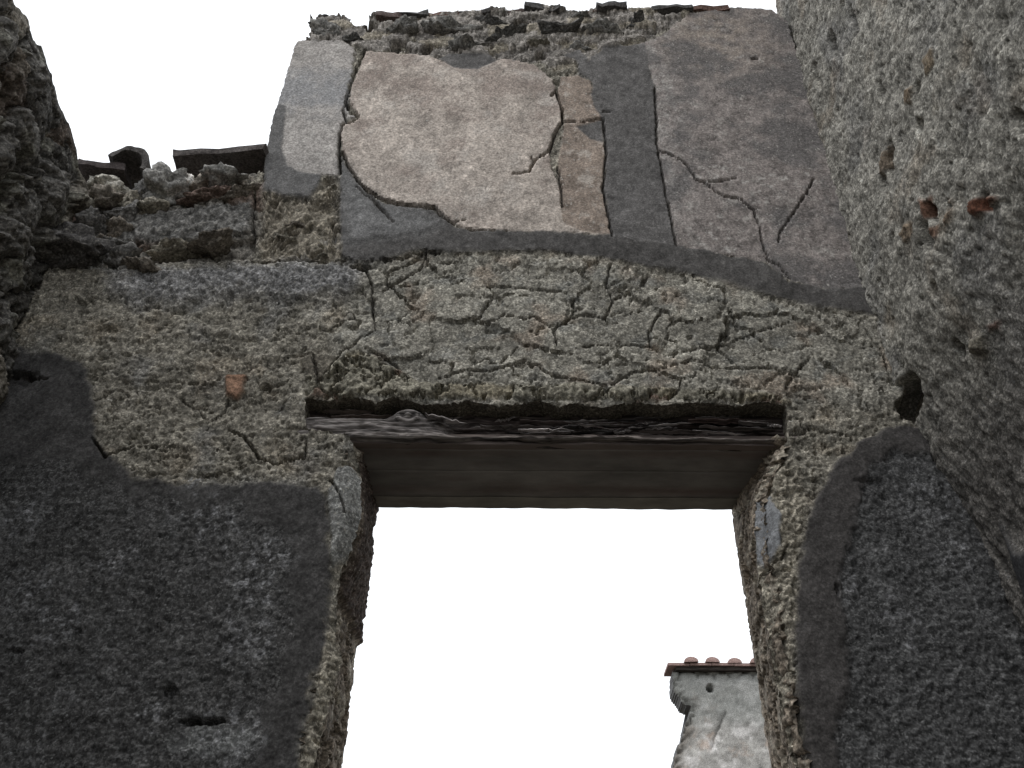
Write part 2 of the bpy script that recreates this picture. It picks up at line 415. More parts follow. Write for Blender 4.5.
# layered rubble under the strip
lay = np.sin((Z*(92+8*vn(X*9, Z*3, 44))+2.6*n_c+5.0*n_b))
lay_h = 0.017*np.sign(lay)*np.abs(lay)**0.7*np.clip(0.45+1.6*fbm(X*1.4, Z, 9, 3, 45), 0, 1.2) + 0.013*n_c + 0.016*n_b + 0.008*grit - 0.006
lay_c = tint((0.195, 0.174, 0.140), (0.5, n_c), (0.4, n_b), (0.6, grit))
region(7, 'rubble_course', 'tan layered rubble exposed below the narrow plaster strip', M_STONE,
       [(262, 192), (285, 198), (310, 200), (320, 188), (326, 178), (338, 180), (342, 200), (344, 256), (330, 262), (290, 262), (262, 262), (255, 240), (258, 212)], lay_h, lay_c, 0.014, 0.012, 18, 7)
# dark mortar strip and long band
cS = tint((0.112, 0.107, 0.104), (0.35, n_f), (0.65, n_g), (0.3, n_e))
st_h = 0.010 + 0.004*n_e + 0.002*n_f + 0.002*n_g
region(8, 'mortar_strip', 'upright strip of dark grey mortar between the plaster panels', M_SMOOTH,
       [(588, 62), (604, 48), (628, 46), (645, 44), (648, 66), (655, 90), (657, 145), (665, 191), (678, 252), (645, 262), (612, 252), (607, 210), (603, 191), (606, 153), (602, 120), (592, 104), (592, 84), (580, 74), (576, 62), (560, 56), (580, 50)],
       st_h-0.004, cS, 0.005, 0.014, 22, 8)
region(8, 'mortar_strip', 'upright strip of dark grey mortar between the plaster panels', M_SMOOTH,
       [(576, 128), (602, 121), (603, 144), (590, 140)], pl_h-0.004, cS, 0.005, 0.005, 22, 12)
region(8, 'mortar_strip', 'upright strip of dark grey mortar between the plaster panels', M_SMOOTH,
       [(438, 60), (455, 70), (478, 71), (497, 62), (490, 55), (450, 54)], pl_h-0.002, cS, 0.005, 0.005, 22, 13)
cBand = tint((0.082, 0.078, 0.075), (0.35, n_f), (0.6, n_g), (0.3, n_e))
bl_h = 0.013 + 0.006*n_e + 0.003*n_f + 0.002*n_g
region(9, 'mortar_band', 'long dark grey mortar band under the plaster panels', M_SMOOTH,
       [(341, 158), (349, 172), (362, 190), (384, 204), (405, 208), (434, 211), (453, 228), (470, 232), (540, 233), (610, 237), (677, 247), (722, 255), (764, 264), (788, 282), (822, 290), (862, 289), (905, 292),
        (915, 325), (880, 320), (855, 312), (815, 310), (785, 300), (755, 294), (715, 284), (680, 273), (640, 266), (600, 259), (550, 252), (500, 253), (450, 255), (420, 251), (380, 262), (355, 262), (342, 256), (340, 200)],
       bl_h-0.003, cBand, 0.006, 0.016, 18, 9)
# paler skim at the left of the band
cW = tint((0.148, 0.146, 0.144), (0.4, n_f), (0.5, n_g))
region(None, '', '', None, [(341, 165), (362, 192), (384, 208), (420, 212), (440, 225), (420, 235), (380, 240), (345, 245)], bl_h, cW, 0.01, 0.01, 14, 10, feather=0.05)

# --- lower parapet at left: grey skim over rubble
f1p, f2p, cidp = voronoi(X*7+0.3*n_b*2, Z*11+0.3*n_b*2, 47)
rp = cellrand(cidp, 3)
par_h = -0.03 + 0.020*np.clip(1-f1p*1.2, 0, 1) - 0.03*(1-ss(0.03, 0.16, f2p-f1p)) + 0.03*(rp-0.5) + 0.014*n_c + 0.009*grit
par_c = tint((0.135, 0.125, 0.11), (0.6, rp-0.5), (0.4, n_c), (0.6, grit))
par_c = mixc(par_c, (0.16, 0.105, 0.08), (cellrand(cidp, 9) > 0.8)*0.6)
region(10, 'rubble_course', 'broken rubble at the top of the low wall on the left', M_STONE,
       [(40, 120), (40, 262), (100, 268), (160, 262), (250, 258), (262, 230), (262, 150)], par_h, par_c, 0.02, 0.012, 14, 11)
cSk = tint((0.125, 0.121, 0.114), (0.5, n_c), (0.5, n_b), (0.6, grit))
cSk = mixc(cSk, (0.24, 0.235, 0.225), 0.7*ss(0.1, 0.4, fbm(X, Z, 15, 5, 46, .65)))
region(None, '', '', None, [(118, 216), (160, 206), (205, 203), (250, 199), (250, 228), (205, 238), (160, 240), (118, 238)], -0.006+0.016*n_b+0.012*n_c+0.006*grit-0.012*pit, cSk, 0.03, 0.03, 14, 14, feather=0.02)
cBl = tint((0.175, 0.172, 0.170), (0.45, n_c), (0.4, n_b), (0.6, grit))
region(11, 'mortar_ledge', 'bluish grey mortar ledge across the left of the wall', M_MORTAR,
       [(118, 274), (150, 270), (200, 266), (262, 264), (340, 262), (362, 270), (372, 288), (350, 296), (300, 298), (240, 296), (190, 300), (140, 305), (112, 296)],
       0.014+0.012*n_b+0.012*n_c+0.010*grit-0.008*pit, cBl, 0.03, 0.07, 9, 15, feather=0.05)

# --- cracked render between band and lintel: plates parted by cracks
wx = X+0.05*fbm(X, Z, 7, 3, 81)+0.022*fbm(X, Z, 22, 4, 83, 0.7); wz = Z+0.05*fbm(X, Z, 7, 3, 82)+0.022*fbm(X, Z, 22, 4, 84, 0.7)
g1, g2, gid = voronoi(wx*4.9, wz*7.4, 90)
gr = cellrand(gid, 5)
crack_poly = polyF([(372, 266), (420, 254), (500, 256), (600, 262), (700, 280), (780, 302), (850, 315), (905, 330), (912, 390), (880, 410), (800, 402), (700, 404), (560, 404), (400, 403), (345, 395), (330, 350), (350, 300)])
sc_ = sdf(X, Z, crack_poly, 0.1)+0.02*fbm(X, Z, 12, 3, 85)
mc_ = ss(-0.03, 0.03, sc_)
opening = np.clip(0.22+1.9*fbm(X, Z, 6.5, 3, 86), 0.0, 1)
KM = 0.40*np.maximum(np.gradient(Z)[0], 0.0037)
jag = 0.0035*vn(X*75, Z*75, 98)+0.0025*vn(X*140, Z*140, 99)
def net(a1, a2, scale, hw, op):
    d = (a2-a1)/(2*scale)+jag*0.6
    k = np.maximum(hw*op, KM)
    return (1-ss(k*0.5, k*1.25, d))*ss(0.08, 0.3, op)
gro = net(g1, g2, 6.0, 0.0030, opening)
q1, q2, qid = voronoi(wx*10+0.25*n_c, wz*15, 96); op2 = np.clip(0.02+1.9*fbm(X, Z, 7, 3, 97), 0, 1)
gro = np.maximum(gro, 0.6*net(q1, q2, 12.0, 0.002, op2))
plate = 0.004+0.017*(gr-0.5) + 0.0035*n_c + 0.0030*grit + 0.005*n_b - 0.010*pit*ss(-0.1, 0.3, n_a)
H = mixf(H, plate-0.026*gro, mc_)
cc_ = tint((0.222, 0.210, 0.180), (0.35, gr-0.5), (0.35, n_c), (0.4, grit), (0.35, n_b))
cc_ *= (1+0.4*fbm(X*0.7, Z*1.4, 7, 5, 88, .65))[..., None]
cc_ = mixc(cc_, (0.38, 0.37, 0.33), 0.7*ss(0.36, 0.48, fbm(X, Z*1.2, 62, 3, 34, .6)))
cc_ = mixc(cc_, (0.155, 0.155, 0.145), 0.6*ss(0.05, 0.35, fbm(X, Z*1.3, 9, 5, 89, .65)))
cc_ = mixc(cc_, (0.25, 0.20, 0.155), 0.55*ss(0.1, 0.4, fbm(X, Z, 5.5, 4, 87)))
Col = Col*(1-mc_[..., None])+cc_*mc_[..., None]
PART = np.where((sc_ > 0) & (PART == 0), 100000+gid, PART)

# --- exposed stones right above the lintel
f1q, f2q, cidq = voronoi(X*9+0.8*n_b+.3*n_c, Z*13+0.9*n_c+.3*n_b, 57)
rq = cellrand(cidq, 2)
sq = sdf(X, Z, polyF([(308, 398), (308, 378), (330, 362), (360, 352), (392, 366), (420, 384), (520, 386), (640, 388), (760, 394), (790, 402)]), 0.1)+0.015*fbm(X, Z, 16, 3, 58)
mq = ss(-0.012, 0.012, sq)
H = mixf(H, 0.004+0.012*np.clip(1-f1q*1.2, 0, 1)+0.02*(rq-0.5)-0.03*(1-ss(0.02, 0.12, f2q-f1q))+0.01*n_c+0.009*grit, mq)
cq = tint((0.18, 0.168, 0.135), (0.5, rq-0.5), (0.4, n_c), (0.6, grit)); cq = mixc(cq, (0.15, 0.085, 0.065), (cellrand(cidq, 4) > 0.88)*0.6); cq = mixc(cq, (0.25, 0.215, 0.15), (cellrand(cidq, 4) < 0.2)*0.5)
Col = Col*(1-mq[..., None])+cq*mq[..., None]
PART = np.where(sq > 0, 900000000+cidq, PART)

# --- dark plaster left
n_k = fbm(X, Z, 58, 2, 110, 0.7)
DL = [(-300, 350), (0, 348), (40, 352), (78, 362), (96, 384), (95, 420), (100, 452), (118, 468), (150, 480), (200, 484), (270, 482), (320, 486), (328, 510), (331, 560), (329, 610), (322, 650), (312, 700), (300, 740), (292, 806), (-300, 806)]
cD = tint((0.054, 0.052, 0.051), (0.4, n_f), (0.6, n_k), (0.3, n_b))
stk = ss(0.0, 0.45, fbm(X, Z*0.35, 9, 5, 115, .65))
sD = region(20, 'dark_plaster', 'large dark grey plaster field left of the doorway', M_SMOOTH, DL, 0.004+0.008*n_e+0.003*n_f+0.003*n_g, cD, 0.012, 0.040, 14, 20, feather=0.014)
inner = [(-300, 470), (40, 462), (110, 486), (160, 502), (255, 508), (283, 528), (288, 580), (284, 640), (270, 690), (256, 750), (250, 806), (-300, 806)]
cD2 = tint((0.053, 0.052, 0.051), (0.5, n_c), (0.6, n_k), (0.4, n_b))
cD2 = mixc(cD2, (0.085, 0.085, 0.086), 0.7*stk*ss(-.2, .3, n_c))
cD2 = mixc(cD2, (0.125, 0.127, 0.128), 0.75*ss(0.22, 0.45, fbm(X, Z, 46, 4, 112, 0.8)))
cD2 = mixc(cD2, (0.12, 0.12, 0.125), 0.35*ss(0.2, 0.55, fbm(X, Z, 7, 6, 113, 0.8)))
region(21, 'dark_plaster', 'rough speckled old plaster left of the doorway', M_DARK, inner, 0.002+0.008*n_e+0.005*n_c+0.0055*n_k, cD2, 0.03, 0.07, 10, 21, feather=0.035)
# --- dark plaster right
DR = [(1200, 380), (940, 424), (924, 430), (905, 426), (880, 432), (858, 442), (838, 462), (822, 488), (808, 520), (799, 560), (794, 610), (794, 650), (798, 700), (806, 750), (812, 806), (1300, 806)]
region(22, 'dark_plaster', 'smooth dark mortar border right of the doorway', M_SMOOTH, DR, 0.008+0.008*n_e+0.003*n_f+0.003*n_g, tint((0.062, 0.058, 0.056), (0.25, n_f), (0.4, n_g), (0.2, n_b)), 0.010, 0.022, 16, 22, feather=0.009)
inR = [(1200, 440), (918, 456), (892, 452), (868, 470), (860, 500), (850, 530), (842, 570), (838, 600), (846, 640), (850, 700), (838, 720), (836, 806), (1300, 806)]
cR2 = tint((0.062, 0.062, 0.062), (0.5, n_c), (0.6, n_k), (0.4, n_b))
cR2 = mixc(cR2, (0.10, 0.10, 0.099), 0.7*stk*ss(-.2, .3, n_c))
cR2 = mixc(cR2, (0.15, 0.15, 0.147), 0.75*ss(0.22, 0.45, fbm(X, Z, 46, 4, 114, 0.8)))
region(23, 'dark_plaster', 'rough speckled plaster field right of the doorway', M_DARK, inR, 0.001+0.008*n_e+0.005*n_c+0.006*n_k, cR2, 0.014, 0.035, 14, 23, feather=0.014)

# --- pale plaster remains on the jamb edges
cJ = tint((0.215, 0.215, 0.205), (0.3, n_c), (0.5, grit), (0.25, n_b))
region(24, 'plaster_patch', 'pale grey plaster left on the corner of the left jamb', M_MORTAR, [(338, 470), (352, 466), (364, 480), (366, 512), (352, 548), (332, 566), (330, 530), (328, 496)], 0.016+0.006*n_b+0.004*n_c+0.004*grit, cJ, 0.006, 0.012, 22, 24)
cJ2 = tint((0.235, 0.215, 0.175), (0.6, n_c), (0.8, grit), (0.3, n_b))
region(None, '', '', None, [(331, 600), (340, 650), (350, 660), (330, 710), (318, 768), (310, 806), (294, 806), (302, 740), (316, 696), (326, 640)], 0.008+0.016*n_b+0.016*n_c+0.007*n_d-0.012*pit, cJ2, 0.008, 0.012, 22, 25)
region(None, '', '', None, [(740, 470), (775, 446), (800, 470), (806, 510), (796, 560), (792, 620), (795, 700), (802, 760), (810, 806), (790, 806), (776, 700), (755, 560), (745, 500)], 0.006+0.018*n_b+0.018*n_c+0.008*n_d-0.012*pit, cJ2, 0.012, 0.014, 20, 26)
region(25, 'plaster_patch', 'pale bluish plaster piece on the corner of the right jamb', M_SMOOTH, [(752, 492), (770, 496), (780, 520), (778, 548), (768, 562), (752, 552)], 0.020+0.005*n_b+0.003*n_c, tint((0.20, 0.205, 0.212), (0.3, n_c), (0.3, grit)), 0.006, 0.012, 22, 27)
# arris rounded off at the doorway
door = polyF([(803, 806), (800, 768), (787, 710), (777, 655), (766, 590), (759, 545), (757, 505), (764, 472), (778, 452)])
dd = linedist(X, Z, door, 0.1); H = H-0.055*(1-ss(0.0, 0.055, dd))**1.6
door = polyF([(357, 455), (360, 480), (361, 512), (351, 545), (339, 566), (334, 600), (335, 640), (341, 656), (331, 692), (319, 735), (312, 768), (308, 806)])
dd = linedist(X, Z, door, 0.1); H = H-0.035*(1-ss(0.0, 0.045, dd))**1.6

# --- terracotta flake, brown fragment and small blemishes
region(30, 'brick_fragment', 'small orange brick fragment in the mortar', M_TILE, [(226, 377), (246, 375), (243, 392), (238, 400), (226, 396)], 0.014+0.004*n_c, (0.23, 0.14, 0.095), 0.006, 0.006, 30, 30)
region(31, 'stone', 'flat brown stone set in the mortar above the lintel', M_STONE, [(300, 360), (312, 354), (338, 357), (330, 372), (318, 384), (306, 374)], 0.010+0.004*n_b, (0.12, 0.108, 0.088), 0.006, 0.006, 30, 31)
for (u, v, rx, rz, dp) in [(755, 60, .014, .010, .05), (606, 113, .016, .007, .035), (558, 83, .012, .02, .012), (266, 386, .02, .012, .03), (690, 338, .008, .008, .03),
                           (170, 692, .016, .022, .03), (206, 722, .05, .009, .035), (188, 722, .02, .012, .02), (12, 652, .03, .008, .012), (837, 592, .006, .022, .025),
                           (18, 378, .06, .03, .03), (362, 268, .03, .015, .07), (230, 300, .012, .03, .03), (520, 366, .02, .01, .02), (872, 482, .05, .012, .012)]:
    cx, cz = on_y(u, v)
    d = np.hypot((X-cx)/rx, (Z-cz)/rz)+0.9*fbm(X, Z, 32, 4, 130, .65)
    H = H - dp*(1-ss(0.6, 1.1, d))
cx, cz = on_y(218, 742)
mm = 0.8*(1-ss(0.5, 1.1, np.hypot((X-cx)/.12, (Z-cz)/.045)+0.5*n_c)); Col = mixc(Col, (0.13, 0.132, 0.13), mm)
for (u, v, r_) in [(262, 560, .06), (215, 520, .05), (20, 520, .05), (60, 625, .05), (120, 560, .04), (230, 735, .06), (930, 500, .06), (900, 620, .05), (960, 560, .05), (850, 590, .03), (240, 640, .05), (262, 640, .03), (150, 720, .03), (250, 590, .05), (30, 590, .05), (330, 243, .03), (196, 480, .03)]:
    cx, cz = on_y(u, v); mm = (1-ss(0.4, 1.2, np.hypot(X-cx, Z-cz)/(1.5*r_)+0.8*n_c))*ss(0.0, 0.3, fbm(X, Z, 38, 4, 150, .75)); Col = mixc(Col, (0.20, 0.20, 0.205), 0.8*mm)

# --- putlog hole by the right corner
s = sdf(X, Z, polyF([(894, 404), (902, 398), (905, 388), (924, 384), (930, 424), (914, 424), (900, 418)]), 0.1)+0.006*n_c
H = H-0.20*ss(0.0, 0.008, s)

# --- traced cracks
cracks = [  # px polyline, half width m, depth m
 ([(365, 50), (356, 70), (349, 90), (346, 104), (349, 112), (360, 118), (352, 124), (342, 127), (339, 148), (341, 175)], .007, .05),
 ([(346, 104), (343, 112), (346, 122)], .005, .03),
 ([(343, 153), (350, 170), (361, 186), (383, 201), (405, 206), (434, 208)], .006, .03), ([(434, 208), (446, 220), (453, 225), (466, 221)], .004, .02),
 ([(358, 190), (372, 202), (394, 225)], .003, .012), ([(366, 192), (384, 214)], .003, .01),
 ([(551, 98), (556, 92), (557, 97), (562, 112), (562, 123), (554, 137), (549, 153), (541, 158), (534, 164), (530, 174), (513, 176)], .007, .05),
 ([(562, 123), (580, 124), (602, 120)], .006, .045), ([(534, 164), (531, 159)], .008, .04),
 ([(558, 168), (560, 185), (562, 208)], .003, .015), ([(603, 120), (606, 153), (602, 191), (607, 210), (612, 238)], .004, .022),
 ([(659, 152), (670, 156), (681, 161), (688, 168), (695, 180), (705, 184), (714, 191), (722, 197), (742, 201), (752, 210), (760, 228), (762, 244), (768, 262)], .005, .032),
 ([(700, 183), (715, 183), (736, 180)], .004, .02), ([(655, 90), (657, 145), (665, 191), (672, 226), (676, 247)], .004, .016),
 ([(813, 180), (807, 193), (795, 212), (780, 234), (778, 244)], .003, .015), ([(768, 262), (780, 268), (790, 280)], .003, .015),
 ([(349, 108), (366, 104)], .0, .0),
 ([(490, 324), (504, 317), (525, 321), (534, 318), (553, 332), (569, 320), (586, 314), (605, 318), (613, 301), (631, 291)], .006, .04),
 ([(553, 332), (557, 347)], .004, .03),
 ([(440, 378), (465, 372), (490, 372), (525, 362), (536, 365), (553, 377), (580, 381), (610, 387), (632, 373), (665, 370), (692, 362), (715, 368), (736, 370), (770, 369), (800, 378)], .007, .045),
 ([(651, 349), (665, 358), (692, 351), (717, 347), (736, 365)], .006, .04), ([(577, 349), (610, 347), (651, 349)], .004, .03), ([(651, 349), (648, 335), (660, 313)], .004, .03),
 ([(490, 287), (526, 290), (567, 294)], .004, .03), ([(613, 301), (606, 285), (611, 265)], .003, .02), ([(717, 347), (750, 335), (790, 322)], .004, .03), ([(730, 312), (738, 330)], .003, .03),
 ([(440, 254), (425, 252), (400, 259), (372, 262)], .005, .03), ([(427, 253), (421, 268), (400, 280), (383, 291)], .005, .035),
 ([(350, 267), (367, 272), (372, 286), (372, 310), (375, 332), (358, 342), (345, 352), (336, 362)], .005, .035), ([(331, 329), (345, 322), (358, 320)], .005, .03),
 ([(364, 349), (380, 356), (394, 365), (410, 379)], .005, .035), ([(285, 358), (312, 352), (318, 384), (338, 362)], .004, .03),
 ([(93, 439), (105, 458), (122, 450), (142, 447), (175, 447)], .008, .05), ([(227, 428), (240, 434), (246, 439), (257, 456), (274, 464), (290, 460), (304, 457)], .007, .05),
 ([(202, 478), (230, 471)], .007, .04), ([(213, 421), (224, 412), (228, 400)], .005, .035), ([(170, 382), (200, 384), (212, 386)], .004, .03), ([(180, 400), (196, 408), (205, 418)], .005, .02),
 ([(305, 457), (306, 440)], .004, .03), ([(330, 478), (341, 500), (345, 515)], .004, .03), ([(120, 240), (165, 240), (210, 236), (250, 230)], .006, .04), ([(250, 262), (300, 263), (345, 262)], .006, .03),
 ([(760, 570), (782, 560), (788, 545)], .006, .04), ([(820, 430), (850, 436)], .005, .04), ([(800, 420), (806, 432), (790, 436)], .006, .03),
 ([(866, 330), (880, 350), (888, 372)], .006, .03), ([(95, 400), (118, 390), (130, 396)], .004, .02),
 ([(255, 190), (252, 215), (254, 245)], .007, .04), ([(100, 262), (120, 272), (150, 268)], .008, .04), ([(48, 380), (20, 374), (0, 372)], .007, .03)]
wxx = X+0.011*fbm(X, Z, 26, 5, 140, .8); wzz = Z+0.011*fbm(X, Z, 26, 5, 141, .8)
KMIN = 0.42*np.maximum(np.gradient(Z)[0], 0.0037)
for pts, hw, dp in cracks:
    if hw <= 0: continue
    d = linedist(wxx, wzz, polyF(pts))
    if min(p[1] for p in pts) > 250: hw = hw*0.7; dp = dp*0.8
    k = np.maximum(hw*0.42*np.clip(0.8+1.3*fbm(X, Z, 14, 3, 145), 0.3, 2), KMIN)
    cm_ = 1-ss(k*0.7, k*1.2, d); H = H-dp*1.1*cm_; Col = mixc(Col, (0.055, 0.050, 0.046), 0.85*cm_)  # crack cores also painted dark, shade put into the colour

H = np.clip(H, -0.24, 0.09)
ZPOCK = on_y(560, 436)[1]; XDL = on_y(290, 600)[0]-0.05; XDR = on_y(803, 600)[0]+0.05
Xs, Zs, Q = snap(X, Z, S)
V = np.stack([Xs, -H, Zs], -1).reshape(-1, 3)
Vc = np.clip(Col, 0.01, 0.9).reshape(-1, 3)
# split faces into parts
fp = PART.ravel()[Q[:, 0]]
lab, cnt = np.unique(fp, return_counts=True)
front_faces = Q
for L_, c_ in zip(lab, cnt):
    if L_ >= 100000 and c_ < 40: fp[fp == L_] = 0
    elif L_ >= 100000:
        ix_ = np.flatnonzero(fp == L_); fp[ix_[~largest_piece(Q[ix_])]] = 0
for L_ in np.unique(fp):
    sel = Q[fp == L_]
    if L_ in parts:
        nm, lb, mt = parts[L_]
    elif L_ >= 900000000: nm, lb, mt = 'stone', None, M_STONE
    else: nm, lb, mt = 'plaster_plate', None, M_MORTAR
    if L_ == 0:
        # masonry takes the broken edges and the back of the wall with it
        be = boundary_edges(Q); be = be[np.abs(V[be[:, 0], 2]-ZLOW) > 1e-4]
        n0 = len(V); vs_ = V[be]
        steps = 5; rimV = []; rimQ = []
        k0 = V[be[:, 0]]; k1 = V[be[:, 1]]
        for j in range(steps+1):
            t = j/steps
            for kk in (k0, k1):
                p = kk.copy()
                indoor = (kk[:, 2] < ZPOCK) & (kk[:, 0] > XDL) & (kk[:, 0] < XDR)
                yb_ = np.where(indoor, kk[:, 1]+0.03, THICK); p[:, 1] = kk[:, 1]*(1-t)+yb_*t
                p[:, 0] += np.where(indoor, np.where(kk[:, 0] > 0.1, 0.02, -0.02)*t, 0)
                a = 0.010*np.sin(math.pi*min(t*1.0, 1))
                p[:, 0] += a*vn(kk[:, 0]*17+t*5, kk[:, 2]*17, 201); p[:, 2] += a*vn(kk[:, 0]*17, kk[:, 2]*17+t*5, 202)
                rimV.append(p)
        nb = len(be)
        for j in range(steps):
            a0 = n0+(2*j)*nb+np.arange(nb); a1 = a0+nb; b0 = a0+2*nb; b1 = b0+nb
            rimQ.append(np.stack([a0, a1, b1, b0], -1))
        Vm = np.concatenate([V]+rimV); Qm = np.concatenate([sel]+rimQ)
        cm = np.concatenate([Vc, np.tile(Vc[be[:, 0]]*0+np.array((0.16, 0.145, 0.118)), (2*(steps+1), 1))])
        # back face, coarse
        st = 6
        bi = np.arange(X.size).reshape(X.shape)[::st, ::st]
        Vb = np.stack([X[::st, ::st].ravel(), np.full(bi.size, THICK-0.002), Z[::st, ::st].ravel()], -1)
        qb = grid_quads(*bi.shape); kb = (S[::st, ::st].ravel()[qb] > np.where(Z[::st, ::st].ravel()[qb] < ZPOCK, 0.05, -0.002)).all(1)
        Qm = np.concatenate([Qm, qb[kb]+len(Vm)]); Vm = np.concatenate([Vm, Vb]); cm = np.concatenate([cm, np.full((len(Vb), 3), 0.25)])
        # plain lower courses, below the picture
        for (xa, xb) in ((XL-0.1, left_foot[0]-0.02), (right_foot[0]+0.02, 0.58*D)):
            nx_ = 24
            lx = np.linspace(xa, xb, nx_); lz = np.linspace(0, ZLOW+0.004, 30)
            LX, LZ = np.meshgrid(lx, lz)
            for yy in (-0.012, THICK-0.002):
                VV = np.stack([LX, yy+0.01*fbm(LX, LZ, 6, 3, 7)*(yy < 0), LZ], -1).reshape(-1, 3)
                qq = grid_quads(*LX.shape)+len(Vm); Qm = np.concatenate([Qm, qq]); Vm = np.concatenate([Vm, VV]); cm = np.concatenate([cm, np.full((len(VV), 3), 0.085)])
            ly = np.linspace(0, THICK, 6); LY, LZ = np.meshgrid(ly, lz)
            for xx in (xa, xb):
                VV = np.stack([np.full(LY.shape, xx), LY, LZ], -1).reshape(-1, 3)
                qq = grid_quads(*LY.shape)+len(Vm); Qm = np.concatenate([Qm, qq]); Vm = np.concatenate([Vm, VV]); cm = np.concatenate([cm, np.full((len(VV), 3), 0.22)])
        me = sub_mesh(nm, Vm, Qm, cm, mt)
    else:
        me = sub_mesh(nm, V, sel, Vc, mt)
    o = link(nm, me, WALL)
    if lb: o['label'] = lb

# ------------------------------------------------------------------ door jambs (reveals)
ZSOF = on_y(560, 437)[1]
def jamb(xf, side, seed, label):
    """side +1: the reveal faces right (left jamb)"""
    ys = np.linspace(0.0, THICK+0.012, 80); zz = np.arange(ZLOW-0.02, ZSOF+0.02, 0.0055)
    Y, Zz = np.meshgrid(ys, zz)
    a = fbm(Y, Zz, 6, 4, seed); b = fbm(Y, Zz, 30, 4, seed+1); c = fbm(Y, Zz, 90, 3, seed+2)
    f1, f2, cd = voronoi(Y*7+0.8*a+0.5*b, Zz*7+0.8*b, seed+3)
    r = cellrand(cd, 4)
    gj = fbm(Y, Zz, 50, 2, seed+9, 0.7)
    h = -0.004+0.009*a+0.014*b+0.004*gj+0.010*np.clip(1-f1*1.2, 0, 1)-0.016*(1-ss(0.03, 0.15, f2-f1))+0.012*(r-0.5)
    cj = np.empty(Y.shape+(3,)); cj[:] = (0.150, 0.126, 0.100)
    cj *= np.clip(1+0.5*(r-0.5)+0.35*b+0.7*gj, .35, 2)[..., None]
    if side < 0: cj = cj*1.25
    cj = mixc(cj, (0.34, 0.31, 0.255), 0.8*ss(0.06, 0.36, fbm(Y, Zz, 12, 4, seed+5)))
    # front arris runs back into the wall face
    h = h-0.02*(1-ss(0, 0.05, Y))
    xe = xf(Y, Zz); h = h*(1-0.75*ss(THICK-0.07, THICK, Y))
    if side > 0:
        zt = on_y(352, 646, D+THICK)[1]
        tim = ss(zt, zt+0.02, Zz)*ss(0.04, 0.09, Y)
        h = mixf(h-0.012, 0.006+0.012*a+0.010*b+0.007*gj+0.006*fbm(Y*3, Zz*0.6, 30, 3, seed+8), tim)
        cj = mixc(cj, (0.06, 0.045, 0.038), 0.92*tim)
    XX = xe+side*h
    Vj = np.stack([XX, Y, Zz], -1).reshape(-1, 3); q = grid_quads(*Y.shape)
    fpj = cd.ravel()[q[:, 0]]
    un, ct = np.unique(fpj, return_counts=True)
    small = set(un[ct < 60].tolist())
    main = np.zeros(len(q), bool)
    root = link('door_jamb', None, WALL) if False else None
    base = None
    main = np.isin(fpj, list(small))
    if not main.any(): main[0] = True
    # joints stay in the jamb, stones are its pieces
    jt = (f2-f1).ravel()[q[:, 0]] < 0.04
    main |= jt
    qm_ = q[main]; lpb = largest_piece(qm_)
    base = link('door_jamb', sub_mesh('door_jamb', Vj, qm_[lpb], np.clip(cj, .01, .9).reshape(-1, 3), M_STONE), WALL)
    base['label'] = label; extra = [qm_[~lpb]]
    for id_ in un:
        s_ = q[(fpj == id_) & ~main]
        if len(s_) > 40:
            lp_ = largest_piece(s_); extra.append(s_[~lp_]); s_ = s_[lp_]
            link('stone', sub_mesh('stone', Vj, s_, np.clip(cj, .01, .9).reshape(-1, 3), M_STONE), base)
    rest = ~main & np.isin(fpj, [i for i in un if ((fpj == i) & ~main).sum() <= 40])
    extra.append(q[rest]); extra = np.concatenate(extra)
    if len(extra):
        o = link('rubble', sub_mesh('rubble', Vj, extra, np.clip(cj, .01, .9).reshape(-1, 3), M_STONE), base); o['kind'] = 'stuff'
def jamb_line(front_px, back_x):
    P = np.array(polyF(front_px)); o = np.argsort(P[:, 1])
    def f(Y, Zz):
        fx = np.interp(Zz, P[o, 1], P[o, 0]); t = np.clip(Y/THICK, 0, 1)
        return fx*(1-t)+back_x*t
    return f
lb_ = on_y(377, 506, D+THICK)[0]; rb_ = on_y(729, 507, D+THICK)[0]
jamb(jamb_line([(357, 440), (360, 480), (361, 512), (351, 545), (339, 566), (334, 600), (335, 640), (341, 656), (331, 692), (319, 735), (312, 768), (308, 806)], lb_-0.006), 1, 400, 'dark left door jamb with a timber-like upper part')
jamb(jamb_line([(803, 806), (800, 768), (787, 710), (777, 655), (766, 590), (759, 545), (757, 505), (764, 472), (778, 452)], rb_+0.006), -1, 430, 'brown rubble right door jamb with pale mortar')

# ------------------------------------------------------------------ wooden lintel
x0, x1 = on_y(304, 415)[0]-0.03, on_y(789, 420)[0]+0.03
zt_, zb_ = on_y(560, 399)[1]+0.015, ZSOF
bx = np.arange(x0, x1, 0.003); bz = np.linspace(zb_, zt_, 64)
BX, BZ = np.meshgrid(bx, bz)
t = (BZ-zb_)/(zt_-zb_)
g1_ = fbm(BX*0.10, BZ, 55, 4, 500, 0.65); g2_ = fbm(BX*0.25, BZ, 20, 3, 501); g3_ = fbm(BX*0.16, BZ, 140, 3, 502); g4 = fbm(BX, BZ, 4, 3, 503)
prof = np.interp(t, [0, 0.07, 0.15, 0.27, 0.45, 0.75, 1.0], [-0.006, 0.0, -0.018, -0.034, -0.042, -0.046, -0.055])
